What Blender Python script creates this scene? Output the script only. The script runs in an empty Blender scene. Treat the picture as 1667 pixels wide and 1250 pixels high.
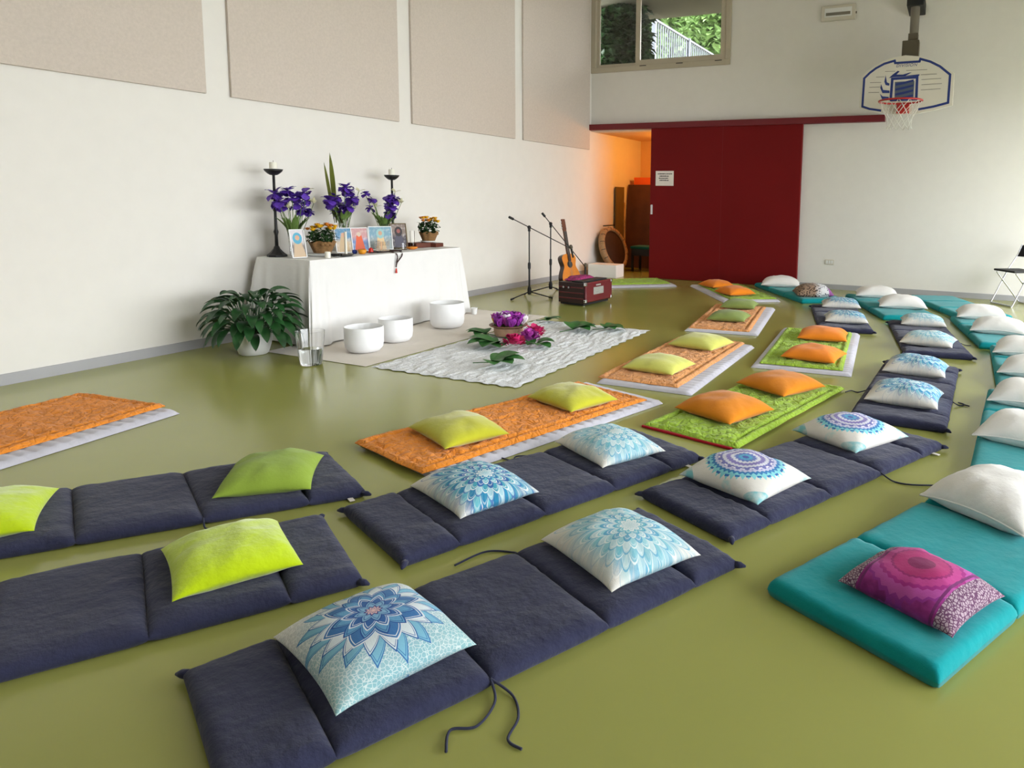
import bpy, math, random
from mathutils import Vector, Matrix, noise as mn
R = math.radians
SC = bpy.context.scene
COL = SC.collection

# ------------------------------------------------------------------ camera, world, light, exposure
cam_d = bpy.data.cameras.new('camera'); cam = bpy.data.objects.new('camera', cam_d); COL.objects.link(cam)
right = Vector((0.90915564, 0.41619264, 0.01482259)); up = Vector((-0.06203899, 0.10015491, 0.99303583))
fwd = Vector((-0.41180965, 0.9037437, -0.11687657))
m = Matrix((right, up, -fwd)).transposed().to_4x4(); m.translation = (6.0523, -11.3342, 1.376)
cam.matrix_world = m
cam_d.sensor_fit = 'HORIZONTAL'; cam_d.sensor_width = 36; cam_d.lens = 36 * 1142.06 / 1667
cam_d.shift_x = (833.5 - 1031.836) / 1667; cam_d.shift_y = (457.9 - 625) / 1667
cam_d.clip_start = .05; cam_d.clip_end = 200
SC.camera = cam
SC.view_settings.view_transform = 'Standard'; SC.view_settings.look = 'None'
SC.view_settings.gamma = 1; SC.view_settings.exposure = 0.84
w = bpy.data.worlds.new('sky'); SC.world = w; w.use_nodes = True
bg = w.node_tree.nodes['Background']; bg.inputs[0].default_value = (.93, .97, 1, 1); bg.inputs[1].default_value = 7.0

def portal(name, loc, rot, sx, sy):
    l = bpy.data.lights.new(name, 'AREA'); l.shape = 'RECTANGLE'; l.size = sx; l.size_y = sy
    l.cycles.is_portal = True
    o = bpy.data.objects.new(name, l); COL.objects.link(o); o.location = loc; o.rotation_euler = rot
WIN_FILL = (-10.6, -5.6, 3.7, 4.9)  # unseen opening added above the band to brighten the upper left wall
XR = 9.2          # right wall
ZC = 5.3          # ceiling
YF = -13.4        # wall behind the camera
WIN = (-10.8, -.4, .1, 2.6)   # window band in the right wall: y0 y1 z0 z1
portal('daylight_portal_right', (XR + .28, (WIN[0] + WIN[1]) / 2, (WIN[2] + WIN[3]) / 2), (0, R(90), 0), WIN[3] - WIN[2], WIN[1] - WIN[0])
portal('daylight_portal_fill', (XR + .28, (WIN_FILL[0] + WIN_FILL[1]) / 2, (WIN_FILL[2] + WIN_FILL[3]) / 2), (0, R(90), 0), WIN_FILL[3] - WIN_FILL[2], WIN_FILL[1] - WIN_FILL[0])

# ------------------------------------------------------------------ materials
def lin(c): return tuple((x / 12.92 if x <= .04045 else ((x + .055) / 1.055) ** 2.4) for x in (v / 255 for v in c)) + (1,)
class X:
    """a socket with arithmetic: builds math nodes"""
    def __init__(s, nt, k): s.nt = nt; s.k = k
    def op(s, o, *a):
        n = s.nt.nodes.new('ShaderNodeMath'); n.operation = o
        for i, v in enumerate((s,) + a):
            if isinstance(v, X): s.nt.links.new(v.k, n.inputs[i])
            else: n.inputs[i].default_value = v
        return X(s.nt, n.outputs[0])
    def __add__(s, b): return s.op('ADD', b)
    __radd__ = __add__
    def __mul__(s, b): return s.op('MULTIPLY', b)
    __rmul__ = __mul__
    def __sub__(s, b): return s.op('SUBTRACT', b)
    def __rsub__(s, b): return (s * -1) + b
    def __truediv__(s, b): return s.op('DIVIDE', b)
    def lt(s, b): return s.op('LESS_THAN', b)
    def gt(s, b): return s.op('GREATER_THAN', b)
    def abs(s): return s.op('ABSOLUTE')
    def pow(s, b): return s.op('POWER', b)
    def sat(s): return s.op('MINIMUM', 1.).op('MAXIMUM', 0.)
def newmat(name, rough=.8, metal=0., spec=.5, trans=0., ior=1.45, sheen=0., coat=0.):
    m = bpy.data.materials.new(name); m.use_nodes = True; nt = m.node_tree; b = nt.nodes['Principled BSDF']
    b.inputs['Roughness'].default_value = rough; b.inputs['Metallic'].default_value = metal
    b.inputs['Specular IOR Level'].default_value = spec; b.inputs['Transmission Weight'].default_value = trans
    b.inputs['IOR'].default_value = ior; b.inputs['Sheen Weight'].default_value = sheen; b.inputs['Coat Weight'].default_value = coat
    return m, nt, b
def coords(nt, kind='Object'):
    tc = nt.nodes.new('ShaderNodeTexCoord'); return tc.outputs[kind]
def tnoise(nt, vec, scale, detail=3, rough=.55):
    n = nt.nodes.new('ShaderNodeTexNoise'); n.inputs['Scale'].default_value = scale; n.inputs['Detail'].default_value = detail
    n.inputs['Roughness'].default_value = rough; nt.links.new(vec, n.inputs['Vector']); return X(nt, n.outputs['Fac'])
def tvor(nt, vec, scale, feature='F1'):
    n = nt.nodes.new('ShaderNodeTexVoronoi'); n.feature = feature; n.inputs['Scale'].default_value = scale
    nt.links.new(vec, n.inputs['Vector']); return n
def mix(nt, f, a, b):
    n = nt.nodes.new('ShaderNodeMix'); n.data_type = 'RGBA'
    for i, v in ((0, f), (6, a), (7, b)):
        if isinstance(v, X): nt.links.new(v.k, n.inputs[i])
        elif isinstance(v, (int, float)): n.inputs[i].default_value = v
        elif isinstance(v, tuple): n.inputs[i].default_value = v
        else: nt.links.new(v, n.inputs[i])
    return n.outputs[2]
def bump(nt, b, h, strength=.3, dist=.01):
    n = nt.nodes.new('ShaderNodeBump'); n.inputs['Strength'].default_value = strength; n.inputs['Distance'].default_value = dist
    nt.links.new(h.k if isinstance(h, X) else h, n.inputs['Height']); nt.links.new(n.outputs[0], b.inputs['Normal'])
def plain(name, c, rough=.6, metal=0., vary=.06, scale=6., bs=0., bscale=60., spec=.5, sheen=0., coat=0., c2=None):
    m, nt, b = newmat(name, rough, metal, spec, sheen=sheen, coat=coat); v = coords(nt); n = tnoise(nt, v, scale)
    a = lin(c); d = lin(c2) if c2 else tuple(x * (1 - 2 * vary) for x in a[:3]) + (1,)
    nt.links.new(mix(nt, ((n - .3) * 2.2).sat(), d, a), b.inputs['Base Color'])
    if bs: bump(nt, b, tnoise(nt, v, bscale, 4), bs, .004)
    return m
def fabric(name, c, rough=.95, bs=.35, weave=260., vary=.06, folds=9., sheen=.15, fs=.5):
    m, nt, b = newmat(name, rough, spec=.15, sheen=sheen); v = coords(nt); n = tnoise(nt, v, 5., 4)
    a = lin(c); d = tuple(x * (1 - 2 * vary) for x in a[:3]) + (1,)
    nt.links.new(mix(nt, ((n - .3) * 2.2).sat(), d, a), b.inputs['Base Color'])
    h = tnoise(nt, v, weave, 2) * .25 + tnoise(nt, v, folds, 3) * fs * 6
    bump(nt, b, h, bs, .006); return m
def quilting(name, c):
    m, nt, b = newmat(name, .95, spec=.15, sheen=.15); v = coords(nt); n = tnoise(nt, v, 9., 4); a = lin(c); d = tuple(x * .78 for x in a[:3]) + (1,)
    w_ = nt.nodes.new('ShaderNodeMix'); w_.data_type = 'VECTOR'; w_.inputs[0].default_value = .06
    nn = nt.nodes.new('ShaderNodeTexNoise'); nn.inputs['Scale'].default_value = 14; nt.links.new(v, nn.inputs['Vector'])
    nt.links.new(v, w_.inputs[4]); nt.links.new(nn.outputs['Color'], w_.inputs[5])
    e = X(nt, tvor(nt, w_.outputs[1], 24., 'DISTANCE_TO_EDGE').outputs['Distance'])
    nt.links.new(mix(nt, ((n - .3) * 2.2).sat(), d, a), b.inputs['Base Color'])
    bump(nt, b, (e * 5.).sat() * .8 + tnoise(nt, v, 34., 3) * 1.3 + tnoise(nt, v, 250., 2) * .15, .6, .010); return m
def xyz(nt):
    v = coords(nt); s = nt.nodes.new('ShaderNodeSeparateXYZ'); nt.links.new(v, s.inputs[0])
    return v, X(nt, s.outputs[0]), X(nt, s.outputs[1]), X(nt, s.outputs[2])
def mandala(name, style):
    """block printed cushion covers: flower or ring motifs drawn from the polar coordinates of the cover"""
    m, nt, b = newmat(name, .95, spec=.15, sheen=.1); v, x, y, z = xyz(nt)
    x = x / .225; y = y / .225
    r = (x * x + y * y).op('SQRT'); th = y.op('ARCTAN2', x)
    jit = tnoise(nt, v, 14., 3)
    W = lin((214, 210, 204)); ink = lin((38, 70, 130)); 
    def petals(R0, n, ph, k=.36, sharp=.8):      # signed distance-ish: positive inside
        c = (((th * (n / 2.) + ph).op('COSINE')).abs().op('ARCSINE') * .6366).pow(sharp)
        return (c * k + (1 - k)) * R0 - r
    if style == 'lotus':
        vo = tvor(nt, v, 88., 'DISTANCE_TO_EDGE'); vd = X(nt, vo.outputs['Distance'])
        side = ((x * .55 + y * .1 + .45 + (jit - .5) * 1.2)).sat()
        base = mix(nt, side * .75, lin((205, 203, 198)), lin((105, 175, 185)))
        base = mix(nt, (1.25 - r).sat() * .55, base, lin((120, 165, 195)))
        base = mix(nt, vd.lt(.06) * .55, base, lin((236, 236, 232)))
        rings = [(R_ * .88, *o_) for R_, *o_ in [(1.04, 16, 0., (120, 175, 200), (60, 110, 165)), (.90, 16, .8, (205, 215, 220), (45, 90, 150)), (.76, 8, 0., (60, 110, 165), (210, 216, 222)), (.60, 12, .7, (95, 150, 190), (35, 75, 140)), (.45, 10, 0., (52, 98, 160), (205, 215, 225)), (.30, 8, .8, (125, 170, 205), (40, 80, 145)), (.14, 10, 0., (225, 190, 190), (60, 60, 130))]]
        for R0, n, ph, c, l in rings:
            d = petals(R0, n, ph); base = mix(nt, d.gt(0.), base, lin(c))
            base = mix(nt, (d - .012).abs().lt(.013), base, lin(l))
            base = mix(nt, (d - .06).abs().lt(.007), base, lin(l))
    elif style == 'ring':
        base = mix(nt, ((jit - .62) * 6 * r).sat() * .7, W, lin((120, 195, 200)))
        base = mix(nt, (r - 1.12).gt(0.) * ((jit - .35) * 4).sat() * .8, base, lin((80, 170, 180)))
        for R0, n, k, c in [(.86, 44, .10, (130, 200, 208)), (.74, 40, .08, (60, 120, 175)), (.66, 40, .05, (190, 190, 215)), (.60, 36, .06, (110, 110, 170)), (.50, 36, .05, (200, 200, 212)), (.43, 30, .08, (125, 115, 175)), (.33, 24, .10, (205, 205, 215)), (.26, 16, .2, (85, 110, 175)), (.17, 12, .25, (70, 150, 185)), (.08, 8, .2, (60, 80, 150))]:
            d = petals(R0, n, 0., k, 1.2); base = mix(nt, d.gt(0.), base, lin(c))
        dots = (th * 22.).op('COSINE').gt(.2) * (r - .78).abs().lt(.022)
        base = mix(nt, dots, base, lin((50, 105, 165)))
        dots = (th * 18.).op('COSINE').gt(.1) * (r - .55).abs().lt(.02)
        base = mix(nt, dots, base, lin((220, 215, 225)))
    elif style in ('aqua', 'deep'):
        cx = .25 if style == 'deep' else .15
        xx = x - cx; yy = y - .1; r2 = (xx * xx + yy * yy).op('SQRT'); t2 = yy.op('ARCTAN2', xx)
        cols = [(52, 150, 172), (44, 92, 160), (104, 180, 192), (36, 124, 165), (165, 200, 210)] if style == 'deep' else [(140, 195, 205), (85, 155, 190), (175, 205, 210), (110, 180, 195), (195, 212, 215)]
        fade = (1.25 - r2 + (jit - .5) * 1.4).sat()
        base = mix(nt, fade * .55, W, lin(cols[0]))
        rr = [1.3, 1.14, 1., .87, .74, .62, .5, .39, .28, .17]
        for i, R0 in enumerate(rr):
            n = 26 - 2 * i; c = ((t2 * (n / 2.) + i * .9).op('COSINE')).abs().pow(.8)
            d = (c * .4 + .6) * R0 - r2
            ins = d.gt(0.) * (fade * (1.6 if style == 'deep' else 1.2)).sat() * .9
            base = mix(nt, ins, base, lin(cols[i % 5])); base = mix(nt, (d - .01).abs().lt(.016) * .8, base, lin((226, 228, 226) if i % 2 else cols[1]))
            base = mix(nt, (d - .07).abs().lt(.012) * fade * .7, base, lin((220, 226, 228)))
        base = mix(nt, ((y * -1. - .62) * 3 + (jit - .5)).sat() * .9, base, W)
    elif style == 'purple':
        base = mix(nt, ((jit - .35) * 3).sat(), lin((112, 32, 96)), lin((160, 58, 140)))
        for R0, c in [(.78, (140, 50, 135)), (.74, (170, 75, 150)), (.62, (150, 40, 120)), (.56, (175, 60, 130)), (.44, (140, 30, 100)), (.40, (165, 40, 105)), (.2, (125, 25, 85))]:
            d = petals(R0, 30, 0., .05, 1.); base = mix(nt, d.gt(0.), base, lin(c))
        vo = tvor(nt, v, 90., 'DISTANCE_TO_EDGE'); lace = X(nt, vo.outputs['Distance']).lt(.12)
        band = (x.abs() - .6).gt(0.) * (1.15 - x.abs()).gt(0.)
        lc = mix(nt, lace, lin((168, 148, 160)), lin((95, 60, 90)))
        base = mix(nt, band, base, lc)
        base = mix(nt, (x.abs() - .55).abs().lt(.02), base, lin((110, 45, 100)))
    else:  # 'animal'
        s = (x * 2.5 + (jit - .5) * 1.5 + .1).sat()
        vo = tvor(nt, v, 42., 'F1'); d = X(nt, vo.outputs['Distance'])
        a = mix(nt, d.lt(.42), lin((150, 125, 105)), lin((55, 40, 35)))
        c = mix(nt, d.lt(.36), lin((215, 215, 218)), lin((40, 40, 60)))
        base = mix(nt, s, a, c)
        base = mix(nt, (x - .8).gt(0.), base, lin((150, 90, 150)))
    nt.links.new(base, b.inputs['Base Color'])
    bump(nt, b, tnoise(nt, v, 240., 2) * .3 + tnoise(nt, v, 11., 3) * 2.4, .35, .006)
    return m
def glass(name, tint=(1, 1, 1), rough=0., ior=1.45):
    m, nt, b = newmat(name, rough, trans=1., ior=ior); b.inputs['Base Color'].default_value = tint + (1,); return m
def pane_mat():
    m = bpy.data.materials.new('window_glass'); m.use_nodes = True; nt = m.node_tree; nt.nodes.clear()
    o = nt.nodes.new('ShaderNodeOutputMaterial'); t = nt.nodes.new('ShaderNodeBsdfTransparent'); g = nt.nodes.new('ShaderNodeBsdfGlossy')
    g.inputs['Roughness'].default_value = .0; f = nt.nodes.new('ShaderNodeFresnel'); f.inputs[0].default_value = 1.45
    x = nt.nodes.new('ShaderNodeMixShader'); nt.links.new(f.outputs[0], x.inputs[0]); nt.links.new(t.outputs[0], x.inputs[1]); nt.links.new(g.outputs[0], x.inputs[2])
    nt.links.new(x.outputs[0], o.inputs[0]); return m
def picture(name, sky, body, low, tilt=0., hair=None, face=(205, 160, 130)):
    """small framed print: ground, a robed figure with a head; all from the print's own coordinates"""
    m, nt, b = newmat(name, .35); v, x, y, z = xyz(nt); j = tnoise(nt, v, 30., 3) - .5
    base = mix(nt, ((z + .02) * 20).sat(), lin(low), lin(sky))
    base = mix(nt, (j * 4).sat() * .5, base, lin((225, 220, 215)))
    q = (x + tilt * z).abs() - (.03 - (z - .02) * .18)
    base = mix(nt, q.lt(0.) * z.lt(.045), base, lin(body))
    if hair:
        rr = ((x * x) + (z - .05) * (z - .05) * .6).op('SQRT'); base = mix(nt, rr.lt(.042) , base, lin(hair))
    rr = ((x * x) + (z - .055) * (z - .055) * .7).op('SQRT'); base = mix(nt, rr.lt(.02), base, lin(face))
    nt.links.new(base, b.inputs['Base Color']); return m

MT = {}
def build_materials():
    g = MT
    g['wall'] = plain('painted_plaster', (226, 222, 216), .85, vary=.015, bs=.06, bscale=40)
    g['ceil'] = plain('ceiling_paint', (228, 224, 216), .9, vary=.01)
    g['panel'] = plain('acoustic_panel', (206, 194, 183), .95, vary=.05, scale=45., bs=.5, bscale=150)
    m, nt, b = newmat('olive_linoleum', .3, spec=.45); v = coords(nt); n = tnoise(nt, v, 1.1, 4); n2 = tnoise(nt, v, 300., 2)
    nt.links.new(mix(nt, n, lin((148, 150, 78)), lin((157, 158, 88))), b.inputs['Base Color'])
    r = n * .08 + .15; nt.links.new(r.k, b.inputs['Roughness']); bump(nt, b, n2, .03, .002); g['floor'] = m
    g['base'] = plain('baseboard_grey', (166, 165, 168), .5, vary=.02)
    g['red'] = plain('door_red', (114, 7, 11), .65, vary=.05, scale=2., spec=.25)
    g['rail'] = plain('rail_dark_red', (110, 22, 32), .45, vary=.03)
    g['alu'] = plain('frame_beige', (186, 176, 156), .45, vary=.03)
    g['black'] = plain('black_metal', (22, 21, 22), .45, vary=.05)
    g['blackm'] = plain('black_plastic', (26, 26, 28), .6)
    g['chrome'] = plain('chrome', (200, 200, 205), .22, 1., vary=.02)
    g['steel'] = plain('grey_steel', (128, 122, 112), .45, .4, vary=.04)
    g['dsteel'] = plain('dark_steel', (92, 84, 70), .5, .3, vary=.04)
    g['whitep'] = plain('white_plastic', (226, 226, 224), .45, vary=.01)
    g['offp'] = plain('cream_plastic', (205, 198, 184), .5, vary=.02)
    g['navy'] = fabric('navy_cotton', (51, 53, 78), bs=.75, folds=14)
    g['cord'] = fabric('navy_cord', (52, 54, 74), weave=400)
    g['teal'] = fabric('teal_cotton', (8, 146, 152), bs=.4, folds=10)
    g['orange_q'] = quilting('orange_quilting', (243, 148, 52))
    g['peach_q'] = quilting('peach_quilting', (238, 166, 104))
    g['green_q'] = quilting('green_quilting', (166, 200, 66))
    g['red_q'] = fabric('red_lining', (180, 20, 34))
    g['pad'] = fabric('lilac_white_padding', (206, 204, 216), bs=.4)
    g['chart'] = fabric('chartreuse_velvet', (186, 184, 44), bs=.35, sheen=.4)
    g['pale_chart'] = fabric('pale_chartreuse', (200, 200, 96), bs=.35, sheen=.3)
    g['sage'] = fabric('sage_green', (136, 152, 82), bs=.35)
    g['lime'] = fabric('lime_plush', (190, 214, 8), bs=.5, folds=14, sheen=.5)
    g['moss'] = fabric('moss_green', (142, 166, 62), bs=.4, weave=160)
    g['tanger'] = fabric('tangerine_cotton', (216, 130, 26), bs=.35)
    g['bright_o'] = fabric('bright_orange', (240, 136, 34), bs=.35)
    g['white_f'] = fabric('white_cotton', (232, 229, 226), bs=.4, folds=10, vary=.02)
    g['linen'] = fabric('white_linen', (226, 224, 222), bs=.3, folds=6, vary=.02)
    g['lace'] = fabric('white_crinkle_cloth', (228, 230, 234), bs=.6, folds=40, vary=.04)
    g['beige'] = fabric('beige_cotton', (228, 219, 208), bs=.2, folds=5, vary=.03)
    for s in ('lotus', 'ring', 'aqua', 'deep', 'purple', 'animal'): g[s] = mandala('print_' + s, s)
    g['bowl'], nt, b = newmat('frosted_quartz', .5, spec=.4); b.inputs['Base Color'].default_value = (.86, .86, .87, 1); b.inputs['Subsurface Weight'].default_value = .15
    b.inputs['Subsurface Radius'].default_value = (.05, .05, .05)
    g['glass'] = glass('clear_glass'); g['water'] = glass('water', (.95, .99, 1), ior=1.33); g['pane'] = pane_mat()
    g['leaf'] = plain('peace_lily_leaf', (40, 88, 42), .38, vary=.3, scale=12., spec=.5)
    g['leaf2'] = plain('ground_leaf', (60, 122, 56), .5, vary=.25, scale=14.)
    g['stemg'] = plain('flower_stem', (96, 124, 58), .6)
    g['blade'] = plain('gladiolus_blade', (122, 132, 44), .55, vary=.15)
    g['iris'] = plain('iris_purple', (106, 62, 190), .6, vary=.25, scale=40.)
    g['bud'] = plain('cream_bud', (222, 218, 180), .6)
    g['mum'] = plain('yellow_petal', (250, 196, 30), .6, vary=.08, scale=60.)
    g['mumo'] = plain('orange_petal', (244, 150, 50), .6, vary=.15, scale=60.)
    g['mumleaf'] = plain('mum_leaf', (40, 80, 34), .6, vary=.25, scale=40.)
    g['burlap'] = plain('burlap', (150, 112, 70), .95, vary=.2, scale=60., bs=.6, bscale=200)
    g['magenta'] = plain('bract_magenta', (214, 40, 110), .6, vary=.15, scale=40.)
    g['orchid'] = plain('bract_orchid', (204, 80, 190), .6, vary=.15, scale=40.)
    g['violet'] = plain('tulip_violet', (166, 62, 178), .5, vary=.2, scale=50.)
    g['whitefl'] = plain('white_petal', (240, 232, 236), .5)
    g['wood'] = plain('bowl_wood', (196, 158, 128), .5, vary=.15, scale=18.)
    g['rimw'] = plain('bowl_rim_wood', (130, 92, 66), .5, vary=.15)
    g['gtop'] = plain('spruce_amber', (226, 132, 30), .35, vary=.1, scale=8., coat=.4)
    g['gside'] = plain('dark_rosewood', (54, 30, 22), .35, coat=.4)
    g['neck'] = plain('neck_wood', (110, 62, 40), .45)
    g['maroon'] = plain('maroon_lacquer', (104, 26, 36), .35, vary=.1, coat=.3)
    g['darkwood'] = plain('dark_wood', (46, 24, 24), .4, vary=.1)
    g['silver'] = plain('silver_fret', (186, 186, 178), .4, .3, vary=.2, scale=90.)
    g['pinkcloth'] = plain('pink_patterned_cloth', (196, 50, 110), .9, vary=.3, scale=40., c2=(70, 40, 80))
    g['whitebox'] = plain('white_card', (236, 234, 232), .7, vary=.01)
    g['drumrim'] = plain('hide_tan', (176, 140, 100), .8, vary=.15, scale=20., bs=.3)
    g['drumskin'] = plain('dark_hide', (58, 32, 20), .75, vary=.2, scale=8.)
    g['brown'] = plain('brown_board', (92, 52, 28), .65, vary=.2, scale=4.)
    g['bamboo'] = plain('bamboo', (190, 152, 100), .55, vary=.2, scale=14.)
    g['olive'] = plain('olive_board', (112, 92, 50), .7, vary=.1)
    g['orangebox'] = plain('orange_card', (232, 100, 20), .6)
    g['lamp_tint_wall'] = plain('alcove_lamp_tint', (226, 190, 140), .85, vary=.02)  # alcove walls and ceiling: warm lamp light mixed into the base colour
    g['seatteal'] = fabric('dark_teal_seat', (16, 92, 82))
    g['blue'] = plain('print_blue', (38, 56, 126), .4, vary=.03)
    g['slate'] = plain('print_slate', (86, 96, 116), .4, vary=.03)
    g['greyln'] = plain('print_grey', (140, 136, 130), .5)
    g['board'] = plain('board_white', (222, 216, 204), .4, vary=.015)
    g['rimred'] = plain('rim_red', (190, 42, 40), .4)
    g['net'] = fabric('net_cord', (226, 222, 214))
    g['wax'] = plain('candle_wax', (240, 236, 222), .4)
    g['frame'] = plain('frame_silver', (220, 220, 220), .3, .3, vary=.02)
    g['book'] = plain('leather_brown', (104, 52, 34), .6, vary=.15)
    g['paper'] = plain('paper', (236, 228, 222), .7, vary=.02)
    g['ink'] = plain('ink', (86, 80, 80), .7)
    g['bead'] = plain('seed_bead', (58, 32, 28), .55)
    g['tassel'] = plain('red_tassel', (206, 62, 48), .8)
    g['amber'] = plain('amber_bowl', (226, 150, 30), .4)
    g['bluec'] = plain('blue_enamel', (30, 50, 130), .3)
    g['redc'] = plain('red_enamel', (206, 50, 40), .35)
    g['ivy'] = plain('ivy_leaf', (44, 80, 34), .45, vary=.3, scale=3.)
    g['tree'] = plain('tree_leaf', (118, 150, 84), .5, vary=.25, scale=1.5)
    g['bark'] = plain('bark', (86, 72, 58), .9, vary=.2)
    g['concrete'] = plain('concrete', (100, 97, 76), .85, vary=.08, scale=2.)
    g['earth'] = plain('earth', (110, 104, 84), .95, vary=.2)
    g['bounce_ground'] = plain('pale_bounce_ground', (190, 188, 180), .9, vary=.05)  # unseen outdoor ground, kept pale to bounce daylight up through the windows
    g['galv'] = plain('galvanised', (74, 78, 84), .5, .0)
    g['soil'] = plain('soil', (44, 34, 26), .95)
build_materials()

# ------------------------------------------------------------------ mesh helpers
class MB:
    def __init__(s): s.v = []; s.f = []
    def add(s, vs, fs, M=None):
        o = len(s.v); s.v += [tuple(M @ Vector(v)) if M is not None else tuple(v) for v in vs]
        s.f += [tuple(i + o for i in f) for f in fs]; return s
    def box(s, x0, x1, y0, y1, z0, z1, M=None):
        return s.add([(x0, y0, z0), (x1, y0, z0), (x1, y1, z0), (x0, y1, z0), (x0, y0, z1), (x1, y0, z1), (x1, y1, z1), (x0, y1, z1)],
                     [(0, 3, 2, 1), (4, 5, 6, 7), (0, 1, 5, 4), (1, 2, 6, 5), (2, 3, 7, 6), (3, 0, 4, 7)], M)
    def lathe(s, prof, n=32, M=None, cap0=True, cap1=True):
        vs = []; fs = []
        for r, z in prof:
            for i in range(n): a = 2 * math.pi * i / n; vs.append((r * math.cos(a), r * math.sin(a), z))
        for k in range(len(prof) - 1):
            for i in range(n): j = (i + 1) % n; fs.append((k * n + i, k * n + j, k * n + n + j, k * n + n + i))
        if cap0: fs.append(tuple(range(n - 1, -1, -1)))
        if cap1: fs.append(tuple(range((len(prof) - 1) * n, len(prof) * n)))
        return s.add(vs, fs, M)
    def tube(s, pts, r, n=8, closed=False):
        pts = [Vector(p) for p in pts]; N = len(pts); vs = []; fs = []
        rr = r if isinstance(r, (list, tuple)) else [r] * N
        prev = None
        for i, p in enumerate(pts):
            if closed: t = pts[(i + 1) % N] - pts[i - 1]
            else: t = pts[min(i + 1, N - 1)] - pts[max(i - 1, 0)]
            t.normalize()
            if prev is None: a = Vector((0, 0, 1)) if abs(t.z) < .9 else Vector((1, 0, 0)); u = t.cross(a).normalized()
            else: u = (prev - t * prev.dot(t)).normalized()
            prev = u; q = t.cross(u)
            for k in range(n): an = 2 * math.pi * k / n; vs.append(p + (u * math.cos(an) + q * math.sin(an)) * rr[i])
        for i in range(N if closed else N - 1):
            j = (i + 1) % N
            for k in range(n): l = (k + 1) % n; fs.append((i * n + k, i * n + l, j * n + l, j * n + k))
        if not closed: fs.append(tuple(range(n - 1, -1, -1))); fs.append(tuple(range((N - 1) * n, N * n)))
        return s.add(vs, fs)
    def prism(s, poly, d, M=None):     # poly in local XY, extruded along +Z by d
        n = len(poly); vs = [(x, y, 0) for x, y in poly] + [(x, y, d) for x, y in poly]
        return s.add(vs, [tuple(range(n - 1, -1, -1)), tuple(range(n, 2 * n))] + [(i, (i + 1) % n, n + (i + 1) % n, n + i) for i in range(n)], M)
    def grid(s, fn, nu, nv, M=None):
        vs = [fn(i / nu, j / nv) for j in range(nv + 1) for i in range(nu + 1)]
        return s.add(vs, [(j * (nu + 1) + i, j * (nu + 1) + i + 1, (j + 1) * (nu + 1) + i + 1, (j + 1) * (nu + 1) + i) for j in range(nv) for i in range(nu)], M)
    def ball(s, c, r, n=10, sc=(1, 1, 1)):
        h = max(4, n // 2)
        pr = [(max(1e-4, r * math.sin(math.pi * k / h)), -r * math.cos(math.pi * k / h)) for k in range(h + 1)]
        return s.lathe(pr, n, Matrix.Translation(c) @ Matrix.Diagonal((*sc, 1)))
    def leaf(s, base, d, L, W, droop=.5, fold=.25, seg=7, tip=1.3, twist=0.):
        d = Vector(d).normalized(); side = d.cross(Vector((0, 0, 1)))
        if side.length < .05: side = Vector((1, 0, 0))
        side.normalize(); side.rotate(Matrix.Rotation(twist, 3, d)); p = Vector(base); vs = []; fs = []
        for i in range(seg + 1):
            t = i / seg; wd = W * .5 * (math.sin(math.pi * min(1, t ** (1 / tip) * .97 + .03)) ** .8) + .0006
            n = side.cross(d).normalized()
            vs += [p - side * wd + n * wd * fold, p, p + side * wd + n * wd * fold]
            if i: o = (i - 1) * 3; fs += [(o, o + 1, o + 4, o + 3), (o + 1, o + 2, o + 5, o + 4)]
            p = p + d * (L / seg); d = (d + Vector((0, 0, -droop / seg))).normalized()
        return s.add(vs, fs)
    def build(s, name, mat, parent=None, smooth=False, loc=None, rotz=None, bevel=0, seg=2, auto=None):
        me = bpy.data.meshes.new(name); me.from_pydata(s.v, [], s.f); me.update()
        o = bpy.data.objects.new(name, me); COL.objects.link(o); me.materials.append(MT[mat] if isinstance(mat, str) else mat)
        if parent: o.parent = parent
        if loc is not None: o.location = loc
        if rotz is not None: o.rotation_euler = (0, 0, rotz)
        if smooth: me.polygons.foreach_set('use_smooth', [True] * len(me.polygons))
        if auto: me.set_sharp_from_angle(angle=R(auto))
        if bevel:
            b = o.modifiers.new('bevel', 'BEVEL'); b.width = bevel; b.segments = seg; b.limit_method = 'ANGLE'
        return o
def thing(name, label, cat, loc=(0, 0, 0), rotz=0, group=None, rot=None):
    o = bpy.data.objects.new(name, None); COL.objects.link(o); o.empty_display_size = .1
    o.location = loc; o.rotation_euler = rot or (0, 0, rotz); return tag(o, label, cat, group)
def tag(o, label, cat, group=None, kind=None):
    o['label'] = label; o['category'] = cat
    if group: o['group'] = group
    if kind: o['kind'] = kind
    return o
def struct(name, mb, mat, label=None, **k):
    o = mb.build(name, mat, **k)
    if not k.get('parent'):
        o['kind'] = 'structure'; o['category'] = name.split('_')[0]
        o['label'] = label
    return o
def part(name, mb, mat, parent, label=None, **k):
    o = mb.build(name, mat, parent, **k)
    if label: o['label'] = label
    return o
def RZ(a): return Matrix.Rotation(a, 4, 'Z')
def T(x, y, z): return Matrix.Translation((x, y, z))
def frame(o, z, x=None):
    """matrix with origin o, local Z along z, local X near x"""
    z = Vector(z).normalized(); x = Vector(x) if x else (Vector((1, 0, 0)) if abs(z.x) < .9 else Vector((0, 1, 0)))
    y = z.cross(x).normalized(); x = y.cross(z); m = Matrix((x, y, z)).transposed().to_4x4(); m.translation = o; return m

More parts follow.
